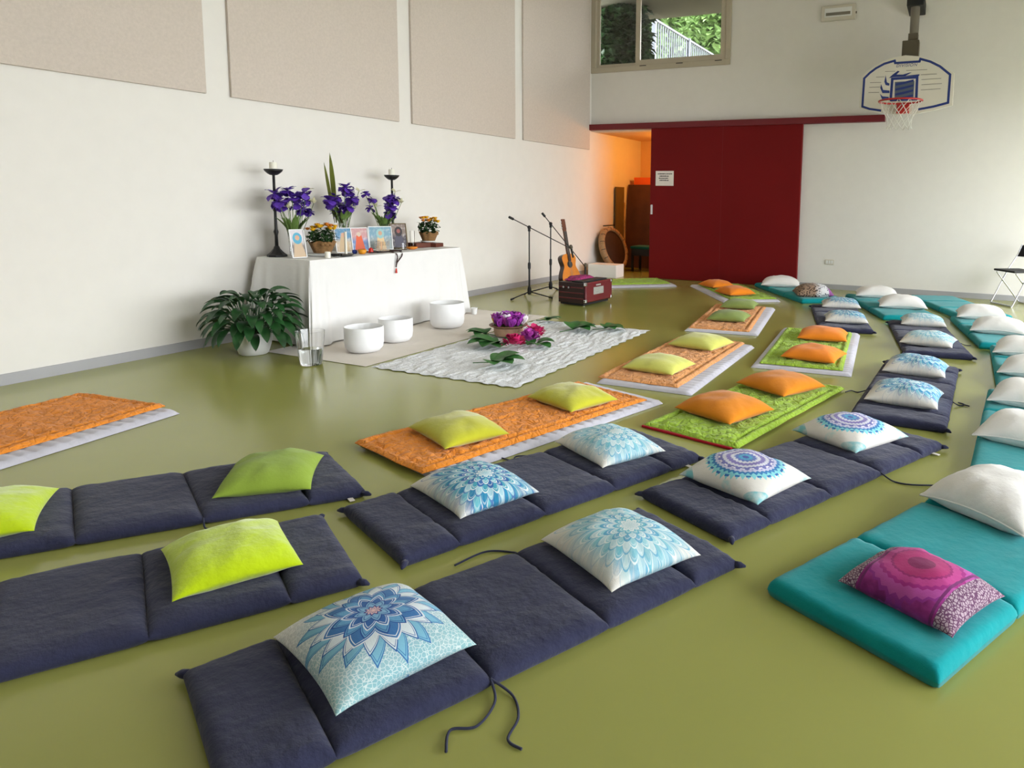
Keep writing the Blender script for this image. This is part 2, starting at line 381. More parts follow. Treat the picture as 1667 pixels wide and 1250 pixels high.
# ------------------------------------------------------------------ room shell
struct('floor', MB().box(-.3, XR + .3, YF, 2.5, -.1, 0), 'floor', 'olive green glossy linoleum floor of the hall')
struct('ceiling', MB().box(-.3, XR + .3, YF, .3, ZC, ZC + .2), 'ceil', 'white ceiling above the hall')
struct('wall_alcove_left', MB().box(-.3, 0, .3, 2.2, 0, 2.76), 'wall', 'wall of the alcove on the left, white, turned ochre by the lamp')
struct('wall_left', MB().box(-.3, 0, YF, .3, 0, ZC), 'wall', 'white plaster wall on the left behind the altar')
b = MB(); T0, T1 = 0., .3
b.box(0, 2.9, T0, T1, 2.56, 3.6); b.box(2.9, XR, T0, T1, 0, 3.6); b.box(0, XR, T0, T1, 4.98, ZC); b.box(0, .02, T0, T1, 3.6, 4.98); b.box(2.54, XR, T0, T1, 3.6, 4.98)
struct('wall_back', b, 'wall', 'white plaster wall at the back with red sliding door')
b = MB(); y0, y1, z0, z1 = WIN
c0, c1, d0, d1 = WIN_FILL
b.box(XR, XR + .3, YF, .3, 0, z0).box(XR, XR + .3, YF, .3, z1, d0).box(XR, XR + .3, YF, .3, d1, ZC).box(XR, XR + .3, YF, c0, d0, d1).box(XR, XR + .3, c1, .3, d0, d1).box(XR, XR + .3, YF, y0, z0, z1).box(XR, XR + .3, y1, .3, z0, z1)
struct('wall_right', b, 'wall', 'white wall on the right with a long window band')
struct('wall_front', MB().box(-.3, XR + .3, YF - .2, YF, 0, ZC), 'wall', 'white wall behind the camera')
b = MB(); n = 8
for i in range(n + 1): yy = y0 + (y1 - y0) * i / n; b.box(XR + .08, XR + .14, yy - .03, yy + .03, z0, z1)
b.box(XR + .08, XR + .14, y0, y1, z0, z0 + .06).box(XR + .08, XR + .14, y0, y1, z1 - .06, z1)
wr = struct('window_2', b, 'alu', 'long window band in the right wall')
part('pane', MB().box(XR + .105, XR + .115, y0, y0 + (y1 - y0) * 5 / 8, z0, z1), 'pane', wr)
b = MB()
for i in range(5): yy = c0 + (c1 - c0) * i / 4; b.box(XR + .08, XR + .14, yy - .03, yy + .03, d0, d1)
wr = struct('window_fill', b, 'alu', 'unseen high window added in the right wall for more light')
part('pane', MB().box(XR + .105, XR + .115, c0, c1, d0, d1), 'pane', wr)
struct('wall_alcove_back', MB().box(-.3, 3.2, 2.2, 2.5, 0, 2.9), 'lamp_tint_wall', 'back wall of the alcove, warm lamp light in its colour')
struct('wall_alcove_right', MB().box(2.9, 3.2, .3, 2.2, 0, 2.9), 'lamp_tint_wall', 'wall inside the alcove hidden by the door, tinted as if lamp lit')
struct('ceiling_alcove', MB().box(0, 2.9, .3, 2.2, 2.56, 2.76), 'lamp_tint_wall', 'low ceiling of the alcove')
b = MB().box(0, .014, YF, .3, 0, .08); struct('baseboard_left', b, 'base', 'grey baseboard along the left wall')
struct('baseboard_back', MB().box(2.9, XR, -.014, 0, 0, .08), 'base', 'grey baseboard along the back wall')
struct('baseboard_right', MB().box(XR - .014, XR, YF, 0, 0, .08), 'base', 'grey baseboard along the right wall')
# sliding door and its rail
d = struct('door_1', MB().box(1.22, 3.79, -.105, -.02, .006, 2.575), 'red', 'large dark red sliding door', bevel=.004)
part('handle', MB().box(1.235, 1.275, -.112, -.1, 1.11, 1.28), 'chrome', d, 'pale metal pull plate', bevel=.004)
for k, px in enumerate((2.5,)):
    part('panel_joint', MB().box(px - .002, px + .002, -.1055, -.1, .03, 2.57), 'rail', d)
struct('trim_1', MB().box(-.0, 5.0, -.13, 0, 2.575, 2.672), 'rail', 'dark red rail above the sliding door', bevel=.004)
# high window in the back wall
f = MB().box(.0, 2.56, -.03, .12, 3.57, 3.66).box(.0, .09, -.03, .12, 3.66, 5.0).box(2.47, 2.56, -.03, .12, 3.66, 5.0).box(.0, 2.56, -.03, .12, 4.92, 5.0)
wi = struct('window_1', f, 'alu', 'high window in the back wall showing ivy and a fence', bevel=.006)
s1 = MB(); 
for x0, x1, yo in ((.09, .92, .03), (.86, 2.47, -.012)):
    b = MB(); t = .055 if x0 < .5 else .085
    b.box(x0, x0 + t, yo, yo + .04, 3.66, 4.92).box(x1 - t, x1, yo, yo + .04, 3.66, 4.92).box(x0 + t, x1 - t, yo + .001, yo + .039, 3.66, 3.66 + t).box(x0 + t, x1 - t, yo + .001, yo + .039, 4.92 - t, 4.92)
    s = part('sash', b, 'alu', wi); part('pane', MB().box(x0 + t, x1 - t, yo + .018, yo + .022, 3.66 + t, 4.92 - t), 'pane', s)
b = MB()
for x in (.95, 1.62, 2.3): b.box(x, x + .12, -.034, -.028, 3.638, 3.65)
part('drain_slot', b, 'blackm', wi)
# acoustic panels, each a board of its own
for i, (ya, yb) in enumerate([(-9.3, -7.18), (-6.945, -4.83), (-4.609, -2.43), (-2.213, -.1)]):
    o = MB().box(.001, .03, ya, yb, 2.235, 4.9).build('acoustic_panel', 'panel', bevel=.004)
    tag(o, ['leftmost wide textured beige wall panel, cut by the picture edge', 'textured beige wall panel above the altar', 'textured beige wall panel between the altar panel and the corner panel', 'textured beige wall panel next to the corner beside the window'][i], 'wall panel', 'beige acoustic panels on the left wall')

# ------------------------------------------------------------------ outside
struct('outdoor_ground', MB().box(XR + .35, 26, -30, 14, -.5, -.12), 'bounce_ground', 'unseen pale ground added outside the right windows to bounce daylight')
struct('outdoor_bank', MB().box(-8, XR, 2.5, 26, 2.6, 4.0).box(-.3, XR, .3, 2.5, 2.9, 3.3), 'earth', 'earth bank outside the high window')
struct('soffit', MB().box(-2, 5, .3, 2.0, 4.93, 5.2), 'concrete', 'concrete overhang outside the high window')
def leafcloud(mb, n, c, rad, size, seed, flat=1.):
    rnd = random.Random(seed)
    for i in range(n):
        while 1:
            q = Vector((rnd.uniform(-1, 1), rnd.uniform(-1, 1), rnd.uniform(-1, 1)))
            if .3 < q.length < 1: break
        p = Vector(c) + Vector((q.x * rad[0], q.y * rad[1], q.z * rad[2]))
        dv = Vector((rnd.uniform(-1, 1), rnd.uniform(-1, 1), rnd.uniform(-.6, .6))); s = size * rnd.uniform(.6, 1.3)
        mb.leaf(p, dv, s, s * .7, .6, .3, 2)
    return mb
o = leafcloud(leafcloud(MB(), 3000, (.1, .95, 4.25), (.62, .3, 1.0), .19, 3), 2400, (-.3, 1.45, 4.4), (.75, .3, 1.1), .17, 4).build('ivy', 'ivy'); tag(o, 'dark ivy leaves outside the left pane of the high window', 'ivy', kind='stuff')
for k, (x, y, z, s) in enumerate([(-6.4, 17, 8.2, 2.9), (-3.7, 16, 8.0, 2.6), (-1.5, 14.5, 7.6, 2.4)]):
    t = thing('tree', ['pale sunlit tree behind the left part of the fence', 'sunlit bushy tree outside behind the low end of the fence', 'sunlit tree at the right side of the high window'][k], 'tree', (x, y, 4.0), 0, 'trees outside the high window')
    part('trunk', MB().tube([(0, 0, 0), (.1, 0, 1.5), (0, .1, 3.)], [.16, .13, .08]), 'bark', t, smooth=True)
    part('foliage', leafcloud(MB(), 3400, (0, 0, z - 4.0), (s, s * .5, s * 1.1), .42, 11 + k), 'tree', t)
t = thing('railing_fence', 'pale metal bar fence receding outside the high window', 'fence', (-.9, 4.9, 4.0))
part('rail', MB().box(-.03, .03, 0, 7, 1.68, 1.73), 'galv', t); part('rail', MB().box(-.03, .03, 0, 7, .12, .16), 'galv', t)
for i in range(3): part('post', MB().box(-.05, .05, i * 2.4 - .05, i * 2.4 + .05, 0, 1.75), 'galv', t)
for i in range(46): part('bar', MB().box(-.012, .012, .1 + i * .15, .13 + i * .15, .14, 1.7), 'galv', t)

# ------------------------------------------------------------------ soft goods
def ss(x): return math.sin(math.pi / 2 * x)
def pillow(name, mat, x, y, z, deg, w, l, label, cat='cushion', group=None, t=.145, seed=1, fold=1., n=30, piping=None, pinch=.06, tilt=0.):
    def shape(u, v, top):
        px = w / 2 * u * (1 - pinch * (1 - v * v)); py = l / 2 * v * (1 - pinch * (1 - u * u))
        e = max(0, (1 - abs(u) ** 2.6) * (1 - abs(v) ** 2.6)) ** .55
        a = math.atan2(v, u); edge = max(abs(u), abs(v))
        wr = mn.noise(Vector((math.cos(a) * 4.5 + seed * 7, math.sin(a) * 4.5, edge * .8 + seed))) * .016 * e * edge ** 2 * fold
        wr += mn.noise(Vector((px * 9 + seed * 3, py * 9, seed))) * .012 * e * fold
        droop = .3 * t * (1 - .45 * max(0, abs(u) * abs(v)) ** 2)
        if top: return (px, py, droop + .7 * t * e + wr)
        return (px, py, droop * (1 - min(1., e * 2.2)))
    mb = MB()
    mb.grid(lambda a, c: shape(ss(2 * a - 1), ss(2 * c - 1), True), n, n)
    mb.grid(lambda a, c: shape(ss(1 - 2 * a), ss(2 * c - 1), False), n, n)
    o = mb.build(name, mat, smooth=True, loc=(x, y, z)); o.rotation_euler = (tilt, 0, R(deg)); tag(o, label, cat, group)
    md = o.modifiers.new('weld', 'WELD'); md.merge_threshold = .0008
    if piping:
        pts = []
        for (u0, v0, u1, v1) in ((-1, -1, 1, -1), (1, -1, 1, 1), (1, 1, -1, 1), (-1, 1, -1, -1)):
            for k in range(12): s = k / 12; pts.append(shape(ss(u0 + (u1 - u0) * s) if u0 != u1 else u0, ss(v0 + (v1 - v0) * s) if v0 != v1 else v0, True))
        part('piping', MB().tube(pts, .0045, 6, True), piping, o, smooth=True)
    return o
def padmesh(w, l, t, seed, nu=26, nv=22, wr=1., pinch=.015, fx=10, fy=7, shear=0.):
    def f(a, c, top):
        u = ss(2 * a - 1); v = ss(2 * c - 1)
        e = max(0, (1 - abs(u) ** fx) * (1 - abs(v) ** fy)) ** .42
        px = w / 2 * u * (1 - pinch * (1 - v ** 4)); py = l / 2 * v * (1 - pinch * .6 * (1 - u ** 4))
        px += shear * py
        if not top: return (px, py, .35 * t * (1 - min(1, e * 1.6)))
        k = mn.noise(Vector((px * 26 + seed * 5, py * 5, seed))) * .011 * abs(v) ** 1.5 + mn.noise(Vector((px * 4, py * 34, seed + 9))) * .010 * abs(u) ** 5
        k += mn.noise(Vector((px * 5 + seed, py * 5, 3.))) * .006
        return (px, py, .35 * t + .65 * t * e + k * e * wr)
    mb = MB(); mb.grid(lambda a, c: f(a, c, True), nu, nv); mb.grid(lambda a, c: f(1 - a, c, False), nu, nv)
    return mb
SEAM = [0, .14, .39, .635, .865, 1]
def wiggle(pts, amp, seed, n=14):
    pts = [Vector(p) for p in pts]; out = []; rnd = random.Random(seed); N = (len(pts) - 1) * n
    for i in range(N + 1):
        s = i / n; k = min(int(s), len(pts) - 2); f_ = s - k
        p0, p1, p2, p3 = pts[max(k - 1, 0)], pts[k], pts[k + 1], pts[min(k + 2, len(pts) - 1)]
        out.append(.5 * ((2 * p1) + (p2 - p0) * f_ + (2 * p0 - 5 * p1 + 4 * p2 - p3) * f_ ** 2 + (3 * p1 - p0 - 3 * p2 + p3) * f_ ** 3))
    return out
def lounger(x, y, deg, w, l, label, seed, cords=(), tags=(), shear=0.):
    t = thing('lounger_mat', label, 'mat', (x, y, 0), R(deg), 'navy padded lounger mats on the floor')
    for k in range(5):
        a, c = SEAM[k], SEAM[k + 1]; L = (c - a) * l; yc = ((a + c) / 2 - .5) * l
        part('padding', padmesh(w, L + .006, .058, seed + k, shear=shear), 'navy', t, smooth=True, loc=(shear * yc, yc, 0)).modifiers.new('weld', 'WELD').merge_threshold = .0008
    for sx in (-1, 1):
        for sy in (-1, 1):
            p = Vector((sx * (w / 2 - .012) + shear * sy * l / 2, sy * (l / 2 - .012), .022))
            part('corner_tab', MB().tube([p, p + Vector((sx * .018, sy * .016, 0)), p + Vector((sx * .032, sy * .028, -.004))], [.014, .012, .004], 8), 'navy', t, smooth=True)
    for (fr, side, pts) in cords:
        yy = (SEAM[fr] - .5) * l; bx = side * (w / 2 - .01)
        bx += shear * yy; P = [(bx, yy, .03)] + [(side * (w / 2 + dx) + shear * yy, yy + dy, .006) for dx, dy in pts]
        part('tie_cord', MB().tube(wiggle(P, 0, 1), .0038, 6), 'cord', t, smooth=True)
    for (fr, side) in tags:
        yy = (fr - .5) * l; part('care_label', MB().box(side * (w / 2 - .01) + shear * yy, side * (w / 2 + .032) + shear * yy, yy, yy + .022, .008, .011), 'paper', t, 'small white care label')
    return t
def quilt(x, y, z, deg, w, l, mat, label, seed, group, lining=None, t=.022):
    nu, nv = 44, 104; bw = .055
    def f(a, c):
        u = 2 * a - 1; v = 2 * c - 1; px = u * w / 2; py = v * l / 2
        ed = min(w / 2 - abs(px), l / 2 - abs(py))
        e = min(1, max(0, ed) / .02) ** .5
        groove = math.exp(-((ed - bw) / .009) ** 2)
        k = mn.noise(Vector((px * 22 + seed, py * 22, seed))) * .009 + mn.noise(Vector((px * 45, py * 45, seed + 4))) * .006
        k += -abs(mn.noise(Vector((px * 14 + 5, py * 14, seed + 2)))) * .016
        if ed < bw: k = k * .4 + mn.noise(Vector((px * 40, py * 40, 7 + seed))) * .004
        wob = mn.noise(Vector((px * 3, py * 3, seed + 20))) * .008
        sx = mn.noise(Vector((py * 4, seed, 0))) * .008 * abs(u) ** 6; sy = mn.noise(Vector((px * 4, seed, 5))) * .008 * abs(v) ** 6
        return (px + sx * (1 if u > 0 else -1), py + sy, max(.004, t * e + (k - groove * .02 + wob) * e))
    def g(a, c): p = f(1 - a, c); return (p[0], p[1], .0)
    mb = MB(); mb.grid(f, nu, nv)
    # rim down to the base
    for (fa, n) in ((lambda s: f(s, 0), nu), (lambda s: f(1, s), nv), (lambda s: f(1 - s, 1), nu), (lambda s: f(0, 1 - s), nv)):
        mb.grid(lambda a, c: (lambda p: (p[0], p[1], p[2] * c))(fa(a)), n, 1)
    t_ = thing('quilt', label, 'quilt', (x, y, z), R(deg), group)
    part('quilted_cover', mb, mat, t_, smooth=True, auto=70)
    if lining: part('lining', MB().box(-w / 2 - .012, w / 2 - .03, -l / 2 - .014, l / 2 - .03, -.014, .001), lining, t_, 'red underside showing at one end', bevel=.005)
    return t_
def basepad(x, y, deg, w, l, label, seed, z=0.):
    nu, nv = 30, 220; t = .03; ch = .072
    def f(a, c):
        px = (2 * a - 1) * w / 2; py = (2 * c - 1) * l / 2
        ed = min(w / 2 - abs(px), l / 2 - abs(py)); e = min(1, max(0, ed) / .018) ** .5
        k = abs(math.sin(math.pi * py / ch)) ** .45
        if abs(px) > w / 2 - .035: k = .75
        return (px, py, max(.002, (t * .5 + t * .5 * k + mn.noise(Vector((px * 14, py * 14, seed))) * .003) * e))
    mb = MB(); mb.grid(f, nu, nv); mb.grid(lambda a, c: (f(1 - a, c)[0], f(1 - a, c)[1], 0), 1, 1)
    o = mb.build('quilted_pad', 'pad', smooth=True, loc=(x, y, z), rotz=R(deg)); return tag(o, label, 'pad', 'lilac white quilted pads under the quilts')
def futon(x, y, deg, w, l, label, seed, t=.068):
    th = thing('folding_futon', label, 'mat', (x, y, 0), R(deg), 'teal folding futons on the right')
    for k in range(3):
        L = l / 3; part('foam_section', padmesh(w, L - .002, t, seed + k, 20, 20, .6, .004, 26, 26), 'teal', th, smooth=True, loc=(0, (k - 1) * L, 0))
    return th

LOUNGERS = [
 (4.770, -9.543, -25.4, .580, 1.690, 'navy lounger mat nearest the camera, under the big blue flower cushion', [(2, 1, [(.05, -.02), (.1, -.10), (.07, -.16), (.13, -.2)]), (2, 1, [(.06, .03), (.14, .0), (.19, -.06), (.24, -.05)]), (3, -1, [(.05, .02), (.12, -.06), (.1, -.2)])], []),
 (4.317, -8.578, -22.8, .600, 1.640, 'navy lounger mat running along the near orange quilt', [(3, -1, [(.05, -.03), (.09, -.1), (.05, -.15), (.12, -.17)])], [(.93, 1)]),
 (5.437, -7.821, -25.6, .565, 1.750, 'navy lounger mat under the two ring patterned cushions', [(3, 1, [(.06, .0), (.14, .03), (.22, .12)])], [(.93, 1)]),
 (2.87, -9.595, -26, .620, 1.700, 'navy lounger mat with a moss green and a lime cushion at the left edge', [(3, 1, [(.04, .0), (.08, .03), (.1, -.02), (.16, .0)])], [(.955, 1)], .21),
 (3.50, -10.17, -29, .620, 1.700, 'navy lounger mat in the left foreground with one bright lime cushion', [], [], .07),
 (5.831, -5.960, -2.3, .580, 1.730, 'navy lounger mat right of the near green quilt, tie cords out on both sides', [(2, -1, [(.05, 0), (.1, .02), (.13, -.04)]), (2, 1, [(.04, .0), (.07, .05), (.03, .08), (.1, .02)])], []),
 (5.846, -3.754, 9.3, .590, 1.728, 'navy lounger mat in the middle of the right row, a green quilt to its left', [(2, 1, [(.05, .02), (.1, .03)])], []),
 (4.876, -2.926, 13.2, .571, 1.719, 'farthest navy lounger mat, near the teal futons by the red door', [], [])]
for i, (x, y, a, w_, l_, lab, *more) in enumerate(LOUNGERS): lounger(x, y, a, w_, l_, lab, i * 7 + 1, *more)
GQ = 'orange and green quilts laid on the floor'
for (x, y, a, w_, l_, lab) in [
 (3.735, -7.800, -15.8, .73, 1.78, 'lilac white quilted pad under the near orange quilt with two chartreuse cushions'),
 (4.045, -5.875, .8, .75, 1.81, 'lilac white quilted pad under the middle peach quilt'),
 (3.781, -3.523, 7.8, .77, 1.85, 'lilac white quilted pad under the far peach quilt with sage cushions'),
 (3.095, -1.33, 34.5, .82, 1.80, 'lilac white quilted pad under the green quilt by the red door'),
 (4.903, -4.790, 4.8, .80, 1.857, 'lilac white quilted pad under the green quilt with two bright orange cushions'),
 (1.40, -9.61, 7., .88, 1.85, 'lilac white quilted pad under the bare orange quilt at left'),
 (1.30, -1.16, -49., .80, 1.42, 'lilac white quilted pad under the bare green quilt behind the harmonium')]:
    basepad(x, y, a, w_, l_, lab, x)
for (x, y, z, a, w_, l_, mt, lab, lin_) in [
 (3.690, -7.855, .030, -15.6, .645, 1.725, 'orange_q', 'near orange quilt under two chartreuse cushions', None),
 (3.985, -5.840, .030, .1, .65, 1.762, 'peach_q', 'peach orange quilt in the middle under two pale yellow green cushions', None),
 (3.745, -3.550, .030, 8.6, .642, 1.74, 'peach_q', 'far peach orange quilt under two sage green cushions', None),
 (3.120, -1.28, .030, 34.5, .68, 1.66, 'green_q', 'far green quilt by the red door under two orange cushions', None),
 (4.895, -4.800, .030, 5.0, .665, 1.711, 'green_q', 'green quilt on a pale pad under two bright orange cushions', None),
 (4.899, -6.841, .015, -12.7, .638, 1.600, 'green_q', 'near green quilt without pale pad, red lining showing at one end', 'red_q'),
 (1.32, -9.575, .030, 7., .75, 1.80, 'orange_q', 'bare orange quilt at the left edge of the room', None),
 (1.22, -1.10, .030, -49., .66, 1.36, 'green_q', 'bare green quilt behind the harmonium near the door opening', None)]:
    quilt(x, y, z, a, w_, l_, mt, lab, x * 3, GQ, lin_)
for i, (x, y, a, w_, l_, lab) in enumerate([
 (6.157, -8.44, -25.7, .620, 1.60, 'nearest teal futon with the purple cushion'),
 (6.600, -6.700, -4.8, .680, 1.80, 'teal futon at right edge, second from the camera'),
 (6.749, -4.901, -.6, .680, 1.80, 'teal futon at right edge, third from the camera'),
 (6.512, -3.112, 9.4, .640, 1.65, 'teal futon at right with two overlapping white pillows, fourth from the camera'),
 (6.120, -1.295, 22., .641, 1.75, 'bare teal futon in front of the folding chair'),
 (5.317, -1.720, 21., .660, 1.90, 'teal futon by the back wall baseboard under two white pillows, left of the bare one'),
 (3.961, -.905, 34.5, .639, 1.88, 'teal futon against the red door with a white and an animal print pillow')]): futon(x, y, a, w_, l_, lab, i * 5 + 2)

GP = dict(n='patterned cushions on the navy mats', c='plain green and yellow cushions', o='orange cushions on green quilts', w='white pillows on the teal futons')
ZN, ZQ, ZQ2, ZT = .057, .056, .043, .068
for i, (mt, x, y, z, a, w_, l_, t_, g_, lab) in enumerate([
 ('lotus', 4.577, -9.896, ZN, -20, .445, .41, .115, 'n', 'big blue lotus flower cushion nearest the camera'),
 ('aqua', 4.980, -9.076, ZN, -27, .455, .41, .115, 'n', 'pale aqua patterned cushion at the far end of the nearest navy mat'),
 ('deep', 4.165, -8.885, ZN, -21.5, .445, .395, .105, 'n', 'deep turquoise and blue patterned cushion beside the near orange quilt'),
 ('aqua', 4.460, -8.124, ZN, -28, .455, .40, .105, 'n', 'aqua flower cushion behind the deep turquoise one on the same mat'),
 ('ring', 5.219, -8.200, ZN, -21, .455, .43, .115, 'n', 'ring patterned cushion, the nearer of the pair'),
 ('ring', 5.581, -7.325, ZN, -30, .44, .47, .115, 'n', 'ring patterned cushion, the farther of the pair'),
 ('moss', 3.236, -9.175, ZN, 41, .39, .43, .105, 'c', 'moss green cushion on the upper left navy mat'),
 ('lime', 2.60, -9.99, ZN, 54, .42, .45, .105, 'c', 'lime cushion cut by the left picture edge'),
 ('lime', 3.754, -9.755, ZN, 62.5, .39, .42, .105, 'c', 'bright lime plush cushion in the left foreground'),
 ('chart', 3.591, -8.276, ZQ, -24, .455, .385, .10, 'c', 'chartreuse cushion on the near orange quilt, nearer one'),
 ('chart', 3.841, -7.427, ZQ, -20, .453, .40, .10, 'c', 'chartreuse cushion on the near orange quilt, farther one'),
 ('pale_chart', 4.001, -6.323, ZQ, -5, .44, .43, .10, 'c', 'pale yellow green cushion on the middle peach quilt, nearer one'),
 ('pale_chart', 4.010, -5.345, ZQ, -10, .45, .45, .105, 'c', 'pale yellow green cushion on the middle peach quilt, farther one'),
 ('sage', 3.815, -3.835, ZQ, 5, .42, .43, .10, 'c', 'sage green cushion on the far peach quilt, nearer one'),
 ('sage', 3.668, -2.902, ZQ, 7, .42, .44, .10, 'c', 'sage green cushion on the far peach quilt, farther one'),
 ('bright_o', 3.259, -1.739, ZQ, -42, .45, .42, .115, 'o', 'orange cushion by the red door, the nearer one'),
 ('bright_o', 2.764, -1.055, ZQ, -40, .45, .40, .105, 'o', 'orange cushion by the red door, the farther one'),
 ('tanger', 4.791, -7.154, ZQ2, -22, .45, .45, .115, 'o', 'burnt orange cushion on the near green quilt, nearer one'),
 ('tanger', 4.977, -6.393, ZQ2, -28, .45, .46, .105, 'o', 'burnt orange cushion on the near green quilt, farther one'),
 ('bright_o', 5.025, -5.343, ZQ, -6, .455, .43, .105, 'o', 'bright orange cushion on the padded green quilt, nearer one'),
 ('bright_o', 4.942, -4.411, ZQ, 6, .46, .44, .105, 'o', 'bright orange cushion on the padded green quilt, farther one'),
 ('deep', 5.812, -6.365, ZN, -4, .455, .44, .125, 'n', 'turquoise print cushion on the corded navy mat, nearer one'),
 ('deep', 5.840, -5.463, ZN, -3, .455, .44, .125, 'n', 'turquoise print cushion on the corded navy mat, farther one'),
 ('aqua', 5.890, -4.214, ZN, -6, .46, .43, .115, 'n', 'pale aqua print cushion on the middle right navy mat, nearer one'),
 ('aqua', 5.791, -3.102, ZN, 5, .46, .43, .115, 'n', 'pale aqua print cushion on the middle right navy mat, farther one'),
 ('deep', 5.000, -3.306, ZN, 11, .46, .44, .115, 'n', 'blue print cushion on the farthest navy mat, nearer one'),
 ('deep', 4.789, -2.231, ZN, 11, .47, .44, .115, 'n', 'blue print cushion on the farthest navy mat, farther one'),
 ('white_f', 6.307, -8.035, ZT, -33, .47, .46, .165, 'w', 'large white pillow on the nearest teal futon'),
 ('purple', 6.020, -8.900, ZT, -26, .40, .36, .11, 'n', 'purple cushion with grey lace bands'),
 ('white_f', 6.515, -6.931, ZT, -16, .50, .46, .15, 'w', 'white pillow on the second teal futon, nearer one'),
 ('white_f', 6.600, -6.079, ZT, -10, .50, .46, .15, 'w', 'white pillow on the second teal futon, farther one'),
 ('white_f', 6.700, -5.175, ZT, -10, .50, .46, .15, 'w', 'white pillow at right edge on the third teal futon, nearer one'),
 ('white_f', 6.690, -4.348, ZT, -6, .50, .46, .15, 'w', 'white pillow at right edge on the third teal futon, farther one'),
 ('white_f', 6.530, -3.250, ZT, -4, .52, .48, .155, 'w', 'white pillow on the fourth teal futon, nearer one'),
 ('white_f', 6.385, -2.350, ZT, 2, .52, .48, .155, 'w', 'white pillow on the fourth teal futon, farther one'),
 ('white_f', 5.496, -1.928, ZT, 8, .56, .50, .155, 'w', 'white pillow on the teal futon near the baseboard, nearer one'),
 ('white_f', 5.104, -1.017, ZT, 8, .56, .50, .15, 'w', 'white pillow on the teal futon near the baseboard, farther one'),
 ('animal', 4.293, -1.427, ZT, 22, .50, .44, .17, 'n', 'brown and white animal print pillow near the red door'),
 ('white_f', 3.637, -.52, ZT, 12, .58, .48, .155, 'w', 'white pillow leaning by the right edge of the red door')]):
    pillow('pillow' if mt in ('white_f', 'animal') else 'cushion', mt, x, y, z, a, w_, l_, lab, 'pillow' if mt in ('white_f', 'animal') else 'cushion', GP[g_], t_, i + 1, .6 if mt == 'lotus' else 1., 32 if y < -7 else 22, 'white_f' if mt == 'white_f' else None)

# ------------------------------------------------------------------ altar
ZA = .78; AX0, AX1, AY0, AY1 = .13, .82, -6.85, -4.75
t = thing('altar_table', 'long table under the white floor length cloth', 'table', (AX0, AY0, 0))
part('tabletop', MB().box(0.01, AX1 - AX0 - .01, .01, AY1 - AY0 - .01, ZA - .035, ZA - .006), 'brown', t)
for x in (.06, .62):
    for y in (.1, 2.0): part('leg', MB().box(x - .02, x + .02, y - .02, y + .02, 0, ZA - .036), 'dsteel', t)
def cloth():
    mb = MB(); N = 360; rows = 22; W_ = AX1 - AX0; L_ = AY1 - AY0; per = 2 * (W_ + L_); cr = .025
    cx, cy = (AX0 + AX1) / 2, (AY0 + AY1) / 2; base = []
    for i in range(N):
        s = per * i / N; q = s
        if q < L_: p = Vector((W_ / 2, -L_ / 2 + q)); nrm = Vector((1, 0)); e = min(q, L_ - q)
        elif q < L_ + W_: q -= L_; p = Vector((W_ / 2 - q, L_ / 2)); nrm = Vector((0, 1)); e = min(q, W_ - q)
        elif q < 2 * L_ + W_: q -= L_ + W_; p = Vector((-W_ / 2, L_ / 2 - q)); nrm = Vector((-1, 0)); e = min(q, L_ - q)
        else: q -= 2 * L_ + W_; p = Vector((-W_ / 2 + q, -L_ / 2)); nrm = Vector((0, -1)); e = min(q, W_ - q)
        out = Vector((math.copysign(1, p.x), math.copysign(1, p.y))).normalized(); k = math.exp(-(e / .14) ** 2)
        d = (nrm * (1 - k) + out * k * 1.0)
        base.append((p, d, k, s, nrm))
    vs = []
    for r in range(rows + 1):
        h = r / rows; z = ZA * (1 - h) + .004 + .012 * h
        for p, d, k, s, nrm in base:
            fold = math.sin(s * 17 + 1.3 * math.sin(s * 3.1)) * .012 + math.sin(s * 41 + 2) * .004
            cf = k * ((.15 if p.y < 0 else .05) + .045 * math.sin(s * 60)) * h ** .8
            off = .004 + h * .035 + fold * h ** .9 * (1 - k) + cf
            if nrm.x < 0: off = min(off, .06)
            vs.append((max(.02, cx + p.x + d.x * off), cy + p.y + d.y * off, z if r else ZA + .004))
    fs = [(r * N + i, r * N + (i + 1) % N, (r + 1) * N + (i + 1) % N, (r + 1) * N + i) for r in range(rows) for i in range(N)]
    fs = [f[::-1] for f in fs]; fs.append(tuple(range(N)))
    return mb.add(vs, fs)
o = cloth().build('tablecloth', 'linen', smooth=True, auto=50); tag(o, 'white linen cloth draped to the floor over the altar table', 'tablecloth')
ZA += .005
# candle stands with candles
for i, y in enumerate((-6.735, -5.225)):
    t = thing('candle_stand', ['tall black candle stand at the left end of the altar', 'tall black candle stand behind the right flower vase on the altar'][i], 'candle stand', (.26, y, ZA), 0, 'black candle stands')
    part('base', MB().lathe([(.088, 0), (.088, .018), (.07, .03), (.05, .05), (.03, .075), (.02, .1)], 8), 'black', t)
    part('stem', MB().lathe([(.016, .1), (.014, .2), (.022, .235), (.014, .26), (.012, .42), (.02, .44), (.012, .46), (.012, .755), (.02, .765)], 14), 'black', t, smooth=True)
    part('drip_pan', MB().lathe([(.03, .76), (.05, .772), (.075, .795), (.084, .815), (.08, .815), (.066, .797), (.02, .785)], 24), 'black', t, smooth=True)
    c = thing('pillar_candle', ['white pillar candle on the left black stand', 'white pillar candle on the right black stand'][i], 'candle', (.26, y, ZA + .786), 0, 'candles on the black stands')
    part('wax', MB().lathe([(.034, 0), (.034, .085), (.03, .092), (.012, .088)], 20), 'wax', c, smooth=True, auto=40); part('wick', MB().tube([(0, 0, .086), (.003, 0, .108)], .0022, 5), 'black', c)
